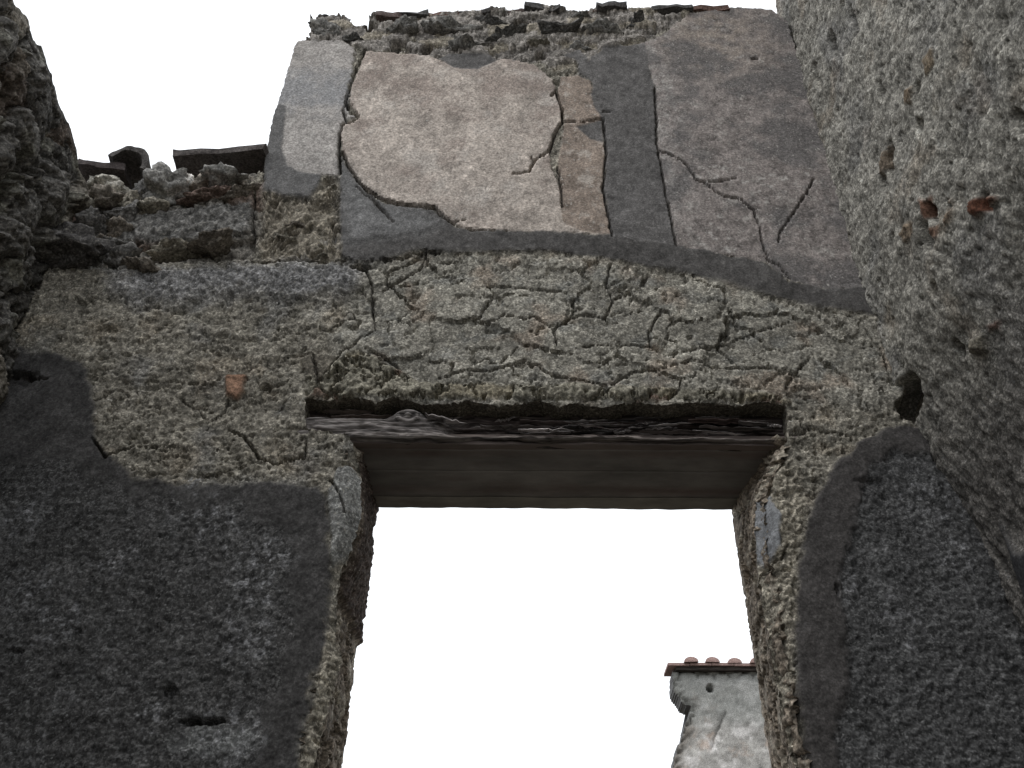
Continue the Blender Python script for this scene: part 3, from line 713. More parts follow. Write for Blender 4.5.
# left end: a silvery tongue of wood with a knot stands proud
kx, kz = on_y(408, 413)
kx_, kz_ = (BX-kx)/0.062, (BZ-kz)/0.036
kr = np.hypot(kx_, kz_)
tongue = ss(on_y(470, 415)[0], on_y(425, 415)[0], BX)*(1-ss(0.45, 0.62, t+0.12*g2_+0.05*g1_))
prof = mixf(prof, 0.006-0.012*t, tongue)
BH = prof+0.010*g1_+0.015*g2_+0.006*g3_+0.008*g4*t
BH = np.maximum(BH, -0.125)
lump = (1-ss(0.6, 1.15, kr+0.12*g2_))
BH = mixf(BH, 0.014+0.004*np.cos(kr*14+2.5*g2_+1.5*g4)*(1-0.3*kr)+0.008*g1_-0.012*kr, lump)
splitm = ss(0.30, 0.42, fbm(BX*0.07, BZ, 40, 3, 506))
BH = BH-0.035*splitm*ss(0.12, 0.3, t)*(1-lump)
BH = BH - 0.03*(1-ss(0.0, 0.05, t))
bc = np.empty(BX.shape+(3,)); bc[:] = (0.045, 0.036, 0.033)
bc *= np.clip(1+0.9*g1_+0.6*g3_, 0.3, 2)[..., None]
lip = (1-ss(0.10, 0.20, t+0.12*g2_+0.08*g1_))*ss(0.0, 0.06, t)
bc = mixc(bc, (0.25, 0.22, 0.20), 0.85*lip*np.clip(0.8+0.9*g2_+0.7*g1_+0.5*fbm(BX, BZ*0, 5, 4, 510), 0, 1))
silver = np.maximum(lump, tongue*(0.65+0.5*g1_))
bc = mixc(bc, (0.27, 0.25, 0.24), np.clip(silver, 0, 1)*np.clip(0.75+0.9*g3_+0.4*g1_, 0.1, 1))
bc = mixc(bc, (0.05, 0.045, 0.045), lump*0.5*ss(0.1, 0.9, np.cos(kr*14+2.5*g2_+1.5*g4+2.8)))
streak = ss(0.22, 0.5, fbm(BX*0.08, BZ, 70, 3, 508))
bc = mixc(bc, (0.20, 0.18, 0.17), 0.6*streak*(1-tongue))
BZ = BZ+(0.010*fbm(BX, BX*0, 5, 3, 511)-0.002)*(1-t)
VB = np.stack([BX, 0.012-BH, BZ], -1).reshape(-1, 3); qB = grid_quads(*BX.shape)
# the rest of the beam behind the face: top, back, ends, bottom
yb = THICK-0.02
nb_ = len(VB)
ext = np.array([(x0, 0.05, zb_+0.002), (x1, 0.05, zb_+0.002), (x1, yb, zb_+0.002), (x0, yb, zb_+0.002), (x0, 0.07, zt_), (x1, 0.07, zt_), (x1, yb, zt_), (x0, yb, zt_)])
qx = np.array([(0, 1, 2, 3), (4, 5, 6, 7), (2, 3, 7, 6), (0, 3, 7, 4), (1, 2, 6, 5)])+nb_
LINT = link('lintel', raw_mesh('lintel', np.concatenate([VB, ext]), np.concatenate([qB, qx]), np.concatenate([np.clip(bc, .006, .9).reshape(-1, 3), np.full((8, 3), 0.07)]), M_WOOD), WALL)
LINT['label'] = 'rotten dark wooden lintel beam with a silvery knot at its left end'
# splinters lying along the rotten face
def strip(name, p0, p1, wdt, thk, col, seed, parent, mat=M_WOOD):
    n = 14; r_ = random.Random(seed); Vv = []; Qv = []
    p0 = Vector(p0); p1 = Vector(p1)
    for i in range(n):
        s_ = i/(n-1); p = p0.lerp(p1, s_); k = math.sin(math.pi*min(1, 0.12+s_*0.95))**0.6
        jz = r_.uniform(-.003, .003); jy = r_.uniform(-.003, .003)
        a, b = wdt*k*r_.uniform(.7, 1.1), thk*k
        for (dy, dz) in ((-b, -a*.3), (-b*.5, a*.5), (b, a), (b, -a)): Vv.append((p.x, p.y+dy+jy, p.z+dz+jz))
    for i in range(n-1):
        for j in range(4):
            Qv.append((i*4+j, i*4+(j+1) % 4, (i+1)*4+(j+1) % 4, (i+1)*4+j))
    Qv.append((0, 1, 2, 3)); Qv.append(((n-1)*4, (n-1)*4+1, (n-1)*4+2, (n-1)*4+3))
    return link(name, raw_mesh(name, Vv, Qv, np.array(col)*np.ones((len(Vv), 3)), mat, False), parent)
for i, (ua, va, ub, vb, yy, wd, c_) in enumerate([(322, 405, 380, 404, 0.03, .006, (.15, .125, .11)), (330, 411, 400, 409, 0.028, .008, (.10, .08, .07)), (480, 422, 560, 421, 0.022, .005, (.16, .145, .14)),
        (520, 411, 600, 415, 0.045, .008, (.08, .065, .06)), (560, 421, 650, 423, 0.03, .007, (.09, .07, .065)), (590, 412, 690, 414, 0.05, .007, (.07, .055, .05)),
        (640, 427, 720, 427, 0.020, .004, (.13, .115, .11)), (690, 412, 770, 413, 0.035, .010, (.075, .055, .05)), (700, 424, 786, 427, 0.012, .005, (.12, .105, .10)),
        (740, 418, 788, 421, 0.02, .008, (.09, .08, .075)), (425, 414, 470, 424, 0.0, .010, (.16, .145, .14))]):
    a = on_y(ua, va); b = on_y(ub, vb)
    strip('splinter', (a[0], yy, a[1]), (b[0], yy+0.004, b[1]), wd, 0.008, c_, 60+i, LINT)
rs = random.Random(33)
for i in range(46):
    u_ = rs.uniform(470, 770) if i > 8 else rs.uniform(320, 470); v_ = rs.uniform(406, 428) if u_ > 470 else rs.uniform(404, 410); ln = rs.uniform(18, 80)
    u2_ = min(u_+ln, 784); a = on_y(u_, v_); b = on_y(u2_, v_+rs.uniform(-3, 3)); g_ = rs.choice([.03, .04, .05, .06, .12, .20, .30, .34])
    dp_ = 0.060-0.040*(v_-404)/24+rs.uniform(-.012, .012)
    strip('splinter', (a[0], dp_, a[1]), (b[0], dp_+rs.uniform(-.012, .012), b[1]), rs.uniform(.0025, .006), .004, (g_*1.04, g_*.95, g_*.92), 300+i, LINT)
# underside boards
edges_v = [(438, 448), (448.6, 470), (470.5, 492), (492.5, 506)]
ycut = [0.03, 0.055, 0.165, 0.305, THICK]
cols = [(0.125, 0.102, 0.092), (0.150, 0.141, 0.131), (0.150, 0.141, 0.131), (0.165, 0.155, 0.135)]
for k in range(4):
    ya, yb2 = ycut[k]+0.0001, ycut[k+1]-0.0001
    px0, px1 = on_y(352, 437)[0]-0.12, on_y(790, 437)[0]+0.06
    gx = np.linspace(px0, px1, 220); gy = np.linspace(ya, yb2, 14)
    GX, GY = np.meshgrid(gx, gy)
    hz = 0.003*fbm(GX*0.3, GY, 20, 3, 600)+0.003*fbm(GX, GY, 3, 2, 610)
    zz_ = ZSOF-0.004+hz+[0.0, 0.0, 0.0005, -0.001][k]
    if k == 3: GY = GY+0.006*fbm(GX, GY*0, 9, 3, 640)*ss(yb2-0.05, yb2, GY)
    if k == 0: GY = GY-0.012*ss(0.0, 0.5, fbm(GX, GY*0, 5, 3, 641))*(1-ss(ya, ya+0.03, GY))
    cg = np.empty(GX.shape+(3,)); cg[:] = cols[k]
    cg *= np.clip(1+0.10*fbm(GX*0.2, GY, 30, 4, 620)+0.45*fbm(GX*0.6, GY, 7, 5, 650, .6), .4, 1.7)[..., None]
    bandr = np.clip(1-np.abs(GY-0.075)/0.03, 0, 1)+np.clip(1-np.abs(GY-0.27)/0.035, 0, 1)
    cg = mixc(cg, (0.095, 0.058, 0.050), 0.7*np.clip(bandr*(0.7+0.8*fbm(GX*0.3, GY, 8, 3, 660)), 0, 1))
    cg = mixc(cg, (0.085, 0.058, 0.050), 0.35*ss(0.1, 0.45, fbm(GX*0.3, GY, 10, 3, 630)))
    Vg = np.stack([GX, GY, zz_], -1).reshape(-1, 3); n_ = len(Vg)
    Vt = Vg.copy(); Vt[:, 2] = ZSOF+0.03
    q = grid_quads(*GX.shape); ny_, nx_ = GX.shape
    be = boundary_edges(q)
    Qg = np.concatenate([q, q+n_, np.stack([be[:, 0], be[:, 1], be[:, 1]+n_, be[:, 0]+n_], -1)])
    link('plank', raw_mesh('plank', np.concatenate([Vg, Vt]), Qg, np.concatenate([cg.reshape(-1, 3)]*2), M_SOFFIT), LINT)

# ------------------------------------------------------------------ stones built into the broken edges
def stone_at(u, v, w_px, h_px, col, seed, yoff=0.0, name='stone', parent=WALL, deep=None, tilt=0.0, mat=None, sub=4):
    x, z = on_y(u, v); xa, za = on_y(u-w_px/2, v); xb, zb = on_y(u+w_px/2, v); zc = on_y(u, v-h_px/2)[1]; zd = on_y(u, v+h_px/2)[1]
    sx = abs(xb-xa)/2*1.12; sz = max(0.012, abs(zc-zd)/2*1.0); sy = deep or max(0.05, sx*0.9)
    o = link(name, rock_mesh(name, (sx, sy, sz), col, seed, sub, mat), parent, (x, yoff, z))
    o.rotation_euler = (random.Random(seed).uniform(-.15, .15), tilt, random.Random(seed+1).uniform(-.3, .3))
    return o
G1, G2, T1, T2, B1 = (.165, .160, .150), (.095, .092, .088), (.18, .166, .138), (.135, .120, .102), (.115, .085, .072)
for i, a in enumerate([(168, 184, 36, 28, G1), (108, 181, 30, 20, (.30, .285, .25)), (104, 198, 34, 24, T2), (130, 196, 24, 20, T1), (142, 188, 18, 22, G2), (84, 206, 24, 20, G2), (122, 212, 34, 18, G2),
                       (148, 206, 30, 16, T1), (92, 222, 30, 22, G2), (118, 228, 24, 16, T2), (187, 180, 9, 12, (.55, .53, .5)), (200, 182, 24, 16, T2), (222, 180, 34, 14, G1), (246, 178, 26, 14, T2),
                       (205, 195, 34, 12, B1), (240, 192, 30, 12, T2), (258, 182, 10, 28, T1), (70, 222, 18, 24, B1), (72, 240, 20, 16, B1), (76, 254, 52, 34, (.055, .052, .05)), (97, 268, 20, 18, G1),
                       (120, 258, 30, 14, G2), (140, 270, 36, 12, T2), (175, 250, 36, 10, T1), (215, 248, 40, 10, T2), (112, 244, 26, 12, G2), (60, 200, 24, 22, G2), (100, 240, 20, 12, T2)]):
    stone_at(a[0], a[1], a[2]*1.4, a[3]*1.05, tuple(1.5*k for k in a[4]), 700+i, yoff=(0.03 if a[2] < 40 else -0.02), tilt=random.uniform(-.3, .3))
for i, a in enumerate([(330, 31, 44, 18, G1), (320, 22, 20, 12, T2), (352, 38, 30, 10, G2), (398, 30, 40, 16, G1), (450, 30, 46, 14, G1), (505, 36, 40, 12, G2), (470, 48, 40, 10, G1), (560, 30, 42, 12, G2), (600, 34, 36, 10, G1),
                       (640, 26, 40, 12, G2), (430, 20, 30, 8, G2), (540, 44, 30, 10, T1), (575, 48, 26, 9, G1), (412, 44, 18, 14, T1), (490, 22, 34, 8, G2), (580, 17, 34, 8, G1), (322, 244, 12, 16, (.5, .47, .4)), (335, 186, 16, 14, T1),
                       (330, 215, 20, 10, T1), (300, 224, 34, 8, T2), (285, 240, 30, 9, T1), (318, 258, 22, 8, T1)]):
    stone_at(a[0], a[1], a[2]*1.1, a[3]*0.8, tuple(1.15*k for k in a[4]), 760+i, yoff=0.035, tilt=random.uniform(-.12, .12))
stone_at(333, 13, 28, 11, (.05, .047, .045), 803, yoff=0.06, sub=3)
# thin flat tiles capping the wall top
for i, (ua, ub, v) in enumerate([(376, 402, 21), (400, 430, 18), (428, 462, 16), (460, 492, 14), (488, 526, 12), (523, 560, 11), (557, 600, 11), (596, 628, 12), (624, 656, 13), (652, 694, 12), (692, 728, 11)]):
    a = on_y(ua, v); b = on_y(ub, v); r_ = random.Random(900+i)
    bm = bmesh.new(); bmesh.ops.create_cube(bm, size=1)
    bmesh.ops.scale(bm, vec=((b[0]-a[0])*0.97, THICK*0.8, r_.uniform(.018, .034)), verts=bm.verts)
    bmesh.ops.subdivide_edges(bm, edges=bm.edges[:], cuts=4, use_grid_fill=True)
    for vv_ in bm.verts:
        vv_.co += Vector((mnoise.noise(vv_.co*22+Vector((i, 0, 0)))*.010, mnoise.noise(vv_.co*16+Vector((0, i, 5)))*.022, mnoise.noise(vv_.co*24+Vector((i*3, 2, 0)))*.008))
    Vv = np.array([q_.co[:] for q_ in bm.verts]); Qv = np.array([[q_.index for q_ in f.verts] for f in bm.faces]); bm.free()
    c_ = [(.11, .085, .078), (.10, .097, .095), (.14, .088, .072), (.085, .08, .078)][i % 4]
    o = link('tile', raw_mesh('tile', Vv, Qv, np.array(c_)*np.ones((len(Vv), 3)), M_TILE, False), WALL, ((a[0]+b[0])/2, THICK*0.36+r_.uniform(-.02, .02), a[1]+0.006))
    o.rotation_euler = (0, r_.uniform(-.04, .04), r_.uniform(-.08, .08))

# ------------------------------------------------------------------ loose roof tiles lying on the low wall
def tile_from(bm, col, seed):
    bmesh.ops.subdivide_edges(bm, edges=bm.edges[:], cuts=3, use_grid_fill=True)
    for v in bm.verts: v.co += Vector((mnoise.noise(v.co*20+Vector((seed, 0, 0))), mnoise.noise(v.co*20+Vector((0, seed, 0))), mnoise.noise(v.co*20+Vector((0, 0, seed)))))*.012
    bmesh.ops.triangulate(bm, faces=bm.faces[:])
    Vv = np.array([q_.co[:] for q_ in bm.verts]); Qv = np.array([[q_.index for q_ in f.verts] for f in bm.faces]); bm.free()
    cc = np.array(col)*np.ones((len(Vv), 3))*(1+0.25*vn(Vv[:, 0]*25, Vv[:, 1]*25+Vv[:, 2]*30, seed))[:, None]
    return raw_mesh('roof_tile', Vv, Qv, cc, M_TILE, False)
def flat_tile(wd, ln, th, fl, col, seed):
    bm = bmesh.new()
    prof = [(-wd/2, 0), (wd/2, 0), (wd/2, th+fl), (wd/2-0.03, th+fl), (wd/2-0.035, th), (-wd/2+0.035, th), (-wd/2+0.03, th+fl), (-wd/2, th+fl)]
    n = len(prof); A = [bm.verts.new((x, -ln/2, z)) for x, z in prof]; B = [bm.verts.new((x, ln/2, z)) for x, z in prof]
    for i in range(n): bm.faces.new((A[i], A[(i+1) % n], B[(i+1) % n], B[i]))
    for E in (A, B[::-1]):
        bm.faces.new((E[0], E[1], E[4], E[5])) if E is A else None
    bm.faces.new((A[1], A[2], A[3], A[4])); bm.faces.new((A[0], A[5], A[6], A[7]))
    bm.faces.new((B[0], B[1], B[4], B[5])); bm.faces.new((B[1], B[2], B[3], B[4])); bm.faces.new((B[0], B[5], B[6], B[7]))
    return tile_from(bm, col, seed)
def curved_tile(r, ln, th, col, seed):
    bm = bmesh.new(); n = 10; rows = []
    for y in (-ln/2, ln/2):
        o_ = [bm.verts.new((r*math.cos(math.pi*i/n), y, r*math.sin(math.pi*i/n))) for i in range(n+1)]
        i_ = [bm.verts.new(((r-th)*math.cos(math.pi*i/n), y, (r-th)*math.sin(math.pi*i/n))) for i in range(n+1)]
        rows.append((o_, i_))
    (o0, i0), (o1, i1) = rows
    for i in range(n):
        bm.faces.new((o0[i], o0[i+1], o1[i+1], o1[i])); bm.faces.new((i0[i], i1[i], i1[i+1], i0[i+1]))
        bm.faces.new((o0[i], i0[i], i0[i+1], o0[i+1])); bm.faces.new((o1[i], o1[i+1], i1[i+1], i1[i]))
    for k in (0, n): bm.faces.new((o0[k], o1[k], i1[k], i0[k]))
    return tile_from(bm, col, seed)
def put(o, u, v, y, rot, label):
    x, z = on_y(u, v, y); o.location = (x, y, z); o.rotation_euler = rot
    o['label'] = label; o['category'] = 'roof tile'; o['kind'] = 'thing'; o['group'] = 'loose tiles on the low wall'
t1 = link('roof_tile', flat_tile(0.345, 0.16, 0.034, 0.0, (.080, .070, .066), 3)); put(t1, 224, 170, D+0.045, (math.radians(2), math.radians(-1.5), math.radians(-4)), 'broad dark grey-brown flat roof tile lying beside the tall plastered wall end')
t2 = link('roof_tile', flat_tile(0.17, 0.14, 0.03, 0.0, (.060, .05, .048), 4)); put(t2, 104, 181, D+0.04, (math.radians(2), math.radians(3), math.radians(6)), 'short dark flat roof tile wedged against the rubble wall at left')
t3 = link('roof_tile', curved_tile(0.08, 0.20, 0.02, (.085, .078, .074), 5)); put(t3, 132, 182, D+0.06, (math.radians(8), math.radians(22), math.radians(8)), 'grey curved roof tile propped on stones of the low wall')

# ================================================================== RIGHT SIDE WALL
RW = thing('side_wall', 'rough grey mortar side wall on the right with brick fragments showing', 'wall', (0.51*D, 0.6, 0))
def wall_side(Y, Zz): return XR(Zz)
yr = np.arange(0.95, D+0.42, 0.0048)
zr = np.concatenate([np.arange(1.9, 6.9, 0.0072)])
YR, ZR = np.meshgrid(yr, zr)
edge_top = [(-3, 0.5), (D+0.02, 0.5)]
zc = on_y(790, 25)[1]
outl = [(-3, 0.5), (D+0.30, 0.5), (D+0.30, zc-0.3), (D+0.10, zc-0.02), (D+0.06, zc+0.25), (D-0.02, zc+0.75), (D-0.1, zc+1.6), (-3, zc+1.6)]
SR = sdf(YR, ZR, outl)+0.03*fbm(YR, ZR, 6, 4, 700)+0.012*fbm(YR, ZR, 28, 3, 701)
a = fbm(YR, ZR, 2.4, 4, 710); b = fbm(YR, ZR*0.8, 11, 4, 711); c = fbm(YR, ZR*0.8, 33, 4, 712, .62); d_ = fbm(YR, ZR, 90, 3, 713)
lump_ = ss(0.05, 0.5, fbm(YR, ZR*0.7, 22, 3, 714))
pitr = ss(0.26, 0.46, fbm(YR, ZR*0.75, 40, 3, 715))+1.0*ss(0.36, 0.50, fbm(YR*1.2, ZR*0.5, 17, 4, 717, .6))
gR = fbm(YR, ZR*0.8, 46, 2, 716, 0.7)
HR = 0.020*a+0.013*b+0.007*c+0.0040*gR+0.003*lump_-0.010*pitr
CR = np.empty(YR.shape+(3,)); CR[:] = (0.225, 0.214, 0.188)
CR *= np.clip(1+0.25*b+0.42*c+0.4*gR, .4, 2)[..., None]
CR *= (1+0.45*fbm(YR, ZR*0.6, 7, 5, 718, .65))[..., None]
CR = mixc(CR, (0.36, 0.355, 0.325), 0.6*ss(0.32, 0.46, fbm(YR, ZR, 60, 3, 719, .6)))
CR = mixc(CR, (0.22, 0.18, 0.135), 0.45*ss(0.12, 0.42, fbm(YR, ZR, 4.5, 4, 720)))
CR = mixc(CR, (0.125, 0.125, 0.128), 0.4*ss(0.05, 0.4, fbm(YR, ZR, 3.2, 4, 721)))
PR = np.zeros(YR.shape, np.int64)
def polyR(pts): return [on_x(u, v, float(XR(np.array(CAMZ+ (1.1 if v < 400 else 0.7)*D)))) for u, v in pts]
# exposed rubble and bricks
partsR = {0: ('render', None, M_MORTAR)}
def regR(pid, name, label, mat, pts, h, col, edge=0.008, rag=0.012, ragf=18, seed=0, feather=None):
    global HR, CR, PR
    if pid is not None and pid >= 10:
        mu, mv = np.mean(pts, axis=0); pts = [(mu+(p-mu)*0.75, mv+(q-mv)*0.75) for p, q in pts]; h = h-0.012
    s = sdf(YR, ZR, polyR(pts), 0.4)+rag*fbm(YR, ZR, ragf, 3, 800+seed)
    m = ss(-edge, edge, s); mf = m if feather is None else ss(-feather, feather, s)
    HR = mixf(HR, h, m); CR = CR*(1-mf[..., None])+(col if isinstance(col, np.ndarray) else np.asarray(col))*mf[..., None]
    if pid is not None: PR = np.where(s > 0, pid, PR); partsR[pid] = (name, label, mat)
dk = np.empty(YR.shape+(3,)); dk[:] = (0.125, 0.117, 0.107); dk *= (1+0.35*c+0.25*d_+0.3*b)[..., None]
regR(1, 'dark_plaster', 'darker stained plaster on the lower part of the side wall', M_DARK, [(905, 800), (925, 470), (940, 440), (965, 380), (1000, 310), (1060, 240), (1400, 100), (1400, 800)], 0.004+0.016*a+0.010*b+0.007*c+0.008*gR, dk, 0.10, 0.08, 7, 1, feather=0.22)
dk2 = np.empty(YR.shape+(3,)); dk2[:] = (0.045, 0.045, 0.047); dk2 *= (1+0.3*c+0.3*d_)[..., None]
regR(2, 'mortar_patch', 'smooth dark mortar at the lower right edge of the side wall', M_SMOOTH, [(985, 520), (1000, 552), (1100, 548), (1400, 540), (1400, 820), (1030, 820), (1022, 700), (1006, 600)], 0.022+0.008*a+0.003*b, dk2, 0.01, 0.01, 14, 2, feather=0.015)
for i, (pts, col, hh) in enumerate([([(972, 196), (985, 192), (997, 196), (990, 208), (976, 220), (968, 214)], (.25, .115, .075), 0.030), ([(922, 198), (938, 192), (938, 216), (926, 222)], (.30, .17, .12), 0.022),
        ([(905, 222), (918, 216), (922, 232), (908, 248), (900, 236)], (.30, .235, .17), 0.022), ([(932, 226), (944, 222), (942, 238), (932, 240)], (.28, .18, .13), 0.022), ([(922, 60), (934, 42), (938, 62), (926, 82)], (.30, .24, .17), 0.02),
        ([(905, 88), (914, 82), (914, 104), (904, 108)], (.28, .215, .15), 0.02), ([(960, 338), (970, 330), (968, 352), (956, 356)], (.33, .30, .24), 0.03), ([(970, 325), (982, 318), (980, 330), (972, 334)], (.26, .17, .14), 0.02),
        ([(945, 205), (952, 196), (956, 214), (948, 236)], (.29, .22, .16), 0.024), ([(880, 150), (890, 140), (888, 170), (878, 180)], (.32, .26, .2), 0.018)]):
    regR(10+i, 'brick_fragment' if i in (0, 1, 3, 7) else 'stone', None, M_TILE if i in (0, 1, 3, 7) else M_STONE, pts, hh+0.012*c+0.01*b, 0.5*np.array(col)*(1+0.3*c)[..., None]*np.ones(3), 0.008, 0.01, 24, 10+i)
for (u, v, ry, rz, dp) in [(933, 236, .03, .06, .05), (988, 202, .025, .03, .05), (938, 212, .02, .05, .05), (953, 206, .015, .03, .05), (893, 165, .03, .07, .05), (886, 185, .02, .05, .045), (922, 92, .02, .04, .05), (884, 92, .02, .05, .04), (925, 125, .02, .03, .04), (894, 148, .02, .04, .04), (830, 45, .03, .10, .05), (850, 20, .03, .09, .05),
                           (950, 348, .02, .03, .04), (940, 290, .02, .03, .03), (985, 540, .01, .06, .05), (996, 560, .012, .05, .04), (1020, 120, .03, .04, .03), (815, 75, .03, .08, .05)]:
    yy, zz_ = on_x(u, v, 0.505*D if v < 400 else 0.545*D)
    dd = np.hypot((YR-yy)/ry, (ZR-zz_)/rz)+0.45*fbm(YR, ZR, 24, 3, 790)
    HR = HR-dp*(1-ss(0.5, 1.1, dd))
hz = on_y(908, 404)[1]; HR = HR-0.12*(1-ss(0.7, 1.1, np.hypot((YR-D)/0.12, (ZR-hz)/0.065)))
HR = np.clip(HR, -0.12, 0.09)
Ys, Zs2, QR = snap(YR, ZR, SR)
VR = np.stack([XR(Zs2)-HR-RW.location.x, Ys-RW.location.y, Zs2], -1).reshape(-1, 3)
CRv = np.clip(CR, .01, .9).reshape(-1, 3)
fpR = PR.ravel()[QR[:, 0]]
def shell_back(V, Q, axis, depth, col):
    be = boundary_edges(Q); p = V[be]; n = len(be)
    back = p.copy(); back[..., axis] = depth
    Vx = np.concatenate([p[:, 0], p[:, 1], back[:, 1], back[:, 0]]); i = np.arange(n)
    return Vx, np.stack([i, i+n, i+2*n, i+3*n], -1), np.full((4*n, 3), col)
for L_ in np.unique(fpR):
    nm, lb, mt = partsR[L_]; sel = QR[fpR == L_]
    if L_ == 0:
        Vx, Qx, Cx = shell_back(VR, QR, 0, 0.42, 0.2)
        Qx = Qx+len(VR); Vm = np.concatenate([VR, Vx]); cm = np.concatenate([CRv, Cx]); Qm = np.concatenate([sel, Qx])
        # near length of the wall and its foot, beside and behind the camera; outer face
        lx, hx = RW.location.x, 6.6
        def panel(y0_, y1_, z0_, z1_, xo, ny_=30, nz_=60, face=True):
            global Vm, cm, Qm
            Yp, Zp = np.meshgrid(np.linspace(y0_, y1_, ny_), np.linspace(z0_, z1_, nz_))
            xx = (XR(Zp)-0.02*fbm(Yp, Zp, 3, 4, 7)+0.012) if face else np.full(Yp.shape, lx+xo)
            P_ = np.stack([xx-lx, Yp-RW.location.y, Zp], -1).reshape(-1, 3)
            Qm = np.concatenate([Qm, grid_quads(*Yp.shape)+len(Vm)]); Vm = np.concatenate([Vm, P_]); cm = np.concatenate([cm, np.full((len(P_), 3), (0.24, 0.235, 0.21))])
        panel(-1.6, 0.965, 0, hx, 0); panel(0.955, D+0.02, 0, 1.91, 0); panel(-1.6, D+0.24, 0, hx, 0.42, face=False)
        me = sub_mesh(nm, Vm, Qm, cm, mt)
    else: me = sub_mesh(nm, VR, sel, CRv, mt)
    o = link(nm, me, RW)
    if lb: o['label'] = lb

# ================================================================== LEFT RUBBLE WALL
LW = thing('rubble_wall', 'dark rough rubble wall with a broken sloping end at upper left', 'wall', (XL, 0.6, 0))
sil = [on_x(u, v, XL+0.05) for u, v in [(92, 184), (86, 160), (80, 135), (72, 118), (66, 100), (58, 75), (54, 58), (44, 52), (40, 30), (26, 24), (20, 5), (14, -20), (-30, -80)]]
ylm = sil[-1][0]
zl_top = sil[-1][1]
outL = [(-3, 0.5), (D+0.1, 0.5), (D+0.1, on_y(60, 262)[1]), (D+0.02, sil[0][1])]+sil+[(sil[-1][0]-0.5, zl_top+0.05), (-3, zl_top+0.05)]
yl = np.arange(0.95, D+0.14, 0.0048); zl = np.arange(2.6, zl_top+0.3, 0.0062)
YL, ZL = np.meshgrid(yl, zl)
SL = sdf(YL, ZL, outL)+0.055+0.035*fbm(YL, ZL, 7, 3, 850)+0.012*fbm(YL, ZL, 20, 3, 851)
a = fbm(YL, ZL, 2.4, 4, 860); b = fbm(YL, ZL, 10, 4, 861); c = fbm(YL, ZL, 34, 4, 862, .62); d_ = fbm(YL, ZL, 90, 3, 863)
f1, f2, cL = voronoi(YL*6.4+0.6*b+0.15*c, ZL*6.0+0.6*fbm(YL, ZL, 10, 3, 864, .6), 865)
r = cellrand(cL, 3); r2 = cellrand(cL, 6)
gL = fbm(YL, ZL, 46, 2, 869, 0.7)
HL = -0.03+0.02*a+0.04*b+0.018*c+0.006*gL+0.055*np.clip(1-(f1*1.15)**2, 0, 1)*(0.4+r)+0.03*(r-0.5)-0.04*(1-ss(0.03, 0.18, f2-f1))*ss(-0.3, 0.2, b)
CL_ = np.empty(YL.shape+(3,)); CL_[:] = (0.100, 0.095, 0.088)
CL_ *= np.clip(1+0.7*(r-0.5)+0.4*c+0.7*gL+0.3*b, .3, 2)[..., None]
CL_ = mixc(CL_, (0.20, 0.175, 0.135), (r2 > 0.75)*0.45); CL_ = mixc(CL_, (0.24, 0.235, 0.20), 0.6*ss(0.08, 0.4, fbm(YL, ZL, 8, 4, 868)))
CL_ = mixc(CL_, (0.12, 0.088, 0.068), ((r2 < 0.12))*0.5)
HL = np.clip(HL, -0.16, 0.10); HL = HL*ss(-0.02, 0.14, SL)-0.02*(1-ss(-0.02, 0.14, SL))
Yq, Zq, QL = snap(YL, ZL, SL)
VL = np.stack([HL+0.02, Yq-LW.location.y, Zq], -1).reshape(-1, 3); CLv = np.clip(CL_, .01, .9).reshape(-1, 3)
fl_ = cL.ravel()[QL[:, 0]]; joint = (f2-f1).ravel()[QL[:, 0]] < 0.09
un, ct = np.unique(fl_[~joint], return_counts=True)
big = un[ct > 120]
# joints and small filling in one mesh with the rest of the wall body
isbig = np.isin(fl_, big) & ~joint
Vx, Qx, Cx = shell_back(VL, QL, 0, -0.45, 0.2)
Vm = np.concatenate([VL, Vx]); cm = np.concatenate([CLv, Cx]); Qm = np.concatenate([QL[~isbig], Qx+len(VL)])
def panelL(y0_, y1_, z0_, z1_, xo, face=True):
    global Vm, cm, Qm
    Yp, Zp = np.meshgrid(np.linspace(y0_, y1_, 30), np.linspace(z0_, z1_, 60))
    xx = -0.035+0.03*fbm(Yp, Zp, 4, 4, 9) if face else np.full(Yp.shape, xo)
    P_ = np.stack([xx, Yp-LW.location.y, Zp], -1).reshape(-1, 3)
    Qm = np.concatenate([Qm, grid_quads(*Yp.shape)+len(Vm)]); Vm = np.concatenate([Vm, P_]); cm = np.concatenate([cm, np.full((len(P_), 3), 0.17)])
panelL(-1.6, 0.965, 0, zl_top+0.04, 0); panelL(0.955, D+0.01, 0, 2.61, 0); panelL(-1.6, 1.3, 0, zl_top+0.04, -0.45, False); panelL(1.3, D+0.1, 0, on_y(60, 262)[1], -0.45, False)
spare = []
for id_ in big:
    s_ = QL[isbig & (fl_ == id_)]; lp_ = largest_piece(s_); spare.append(s_[~lp_])
    link('stone', sub_mesh('stone', VL, s_[lp_], CLv, M_STONE), LW)
link('masonry', sub_mesh('masonry', Vm, np.concatenate([Qm]+spare), cm, M_STONE), LW)

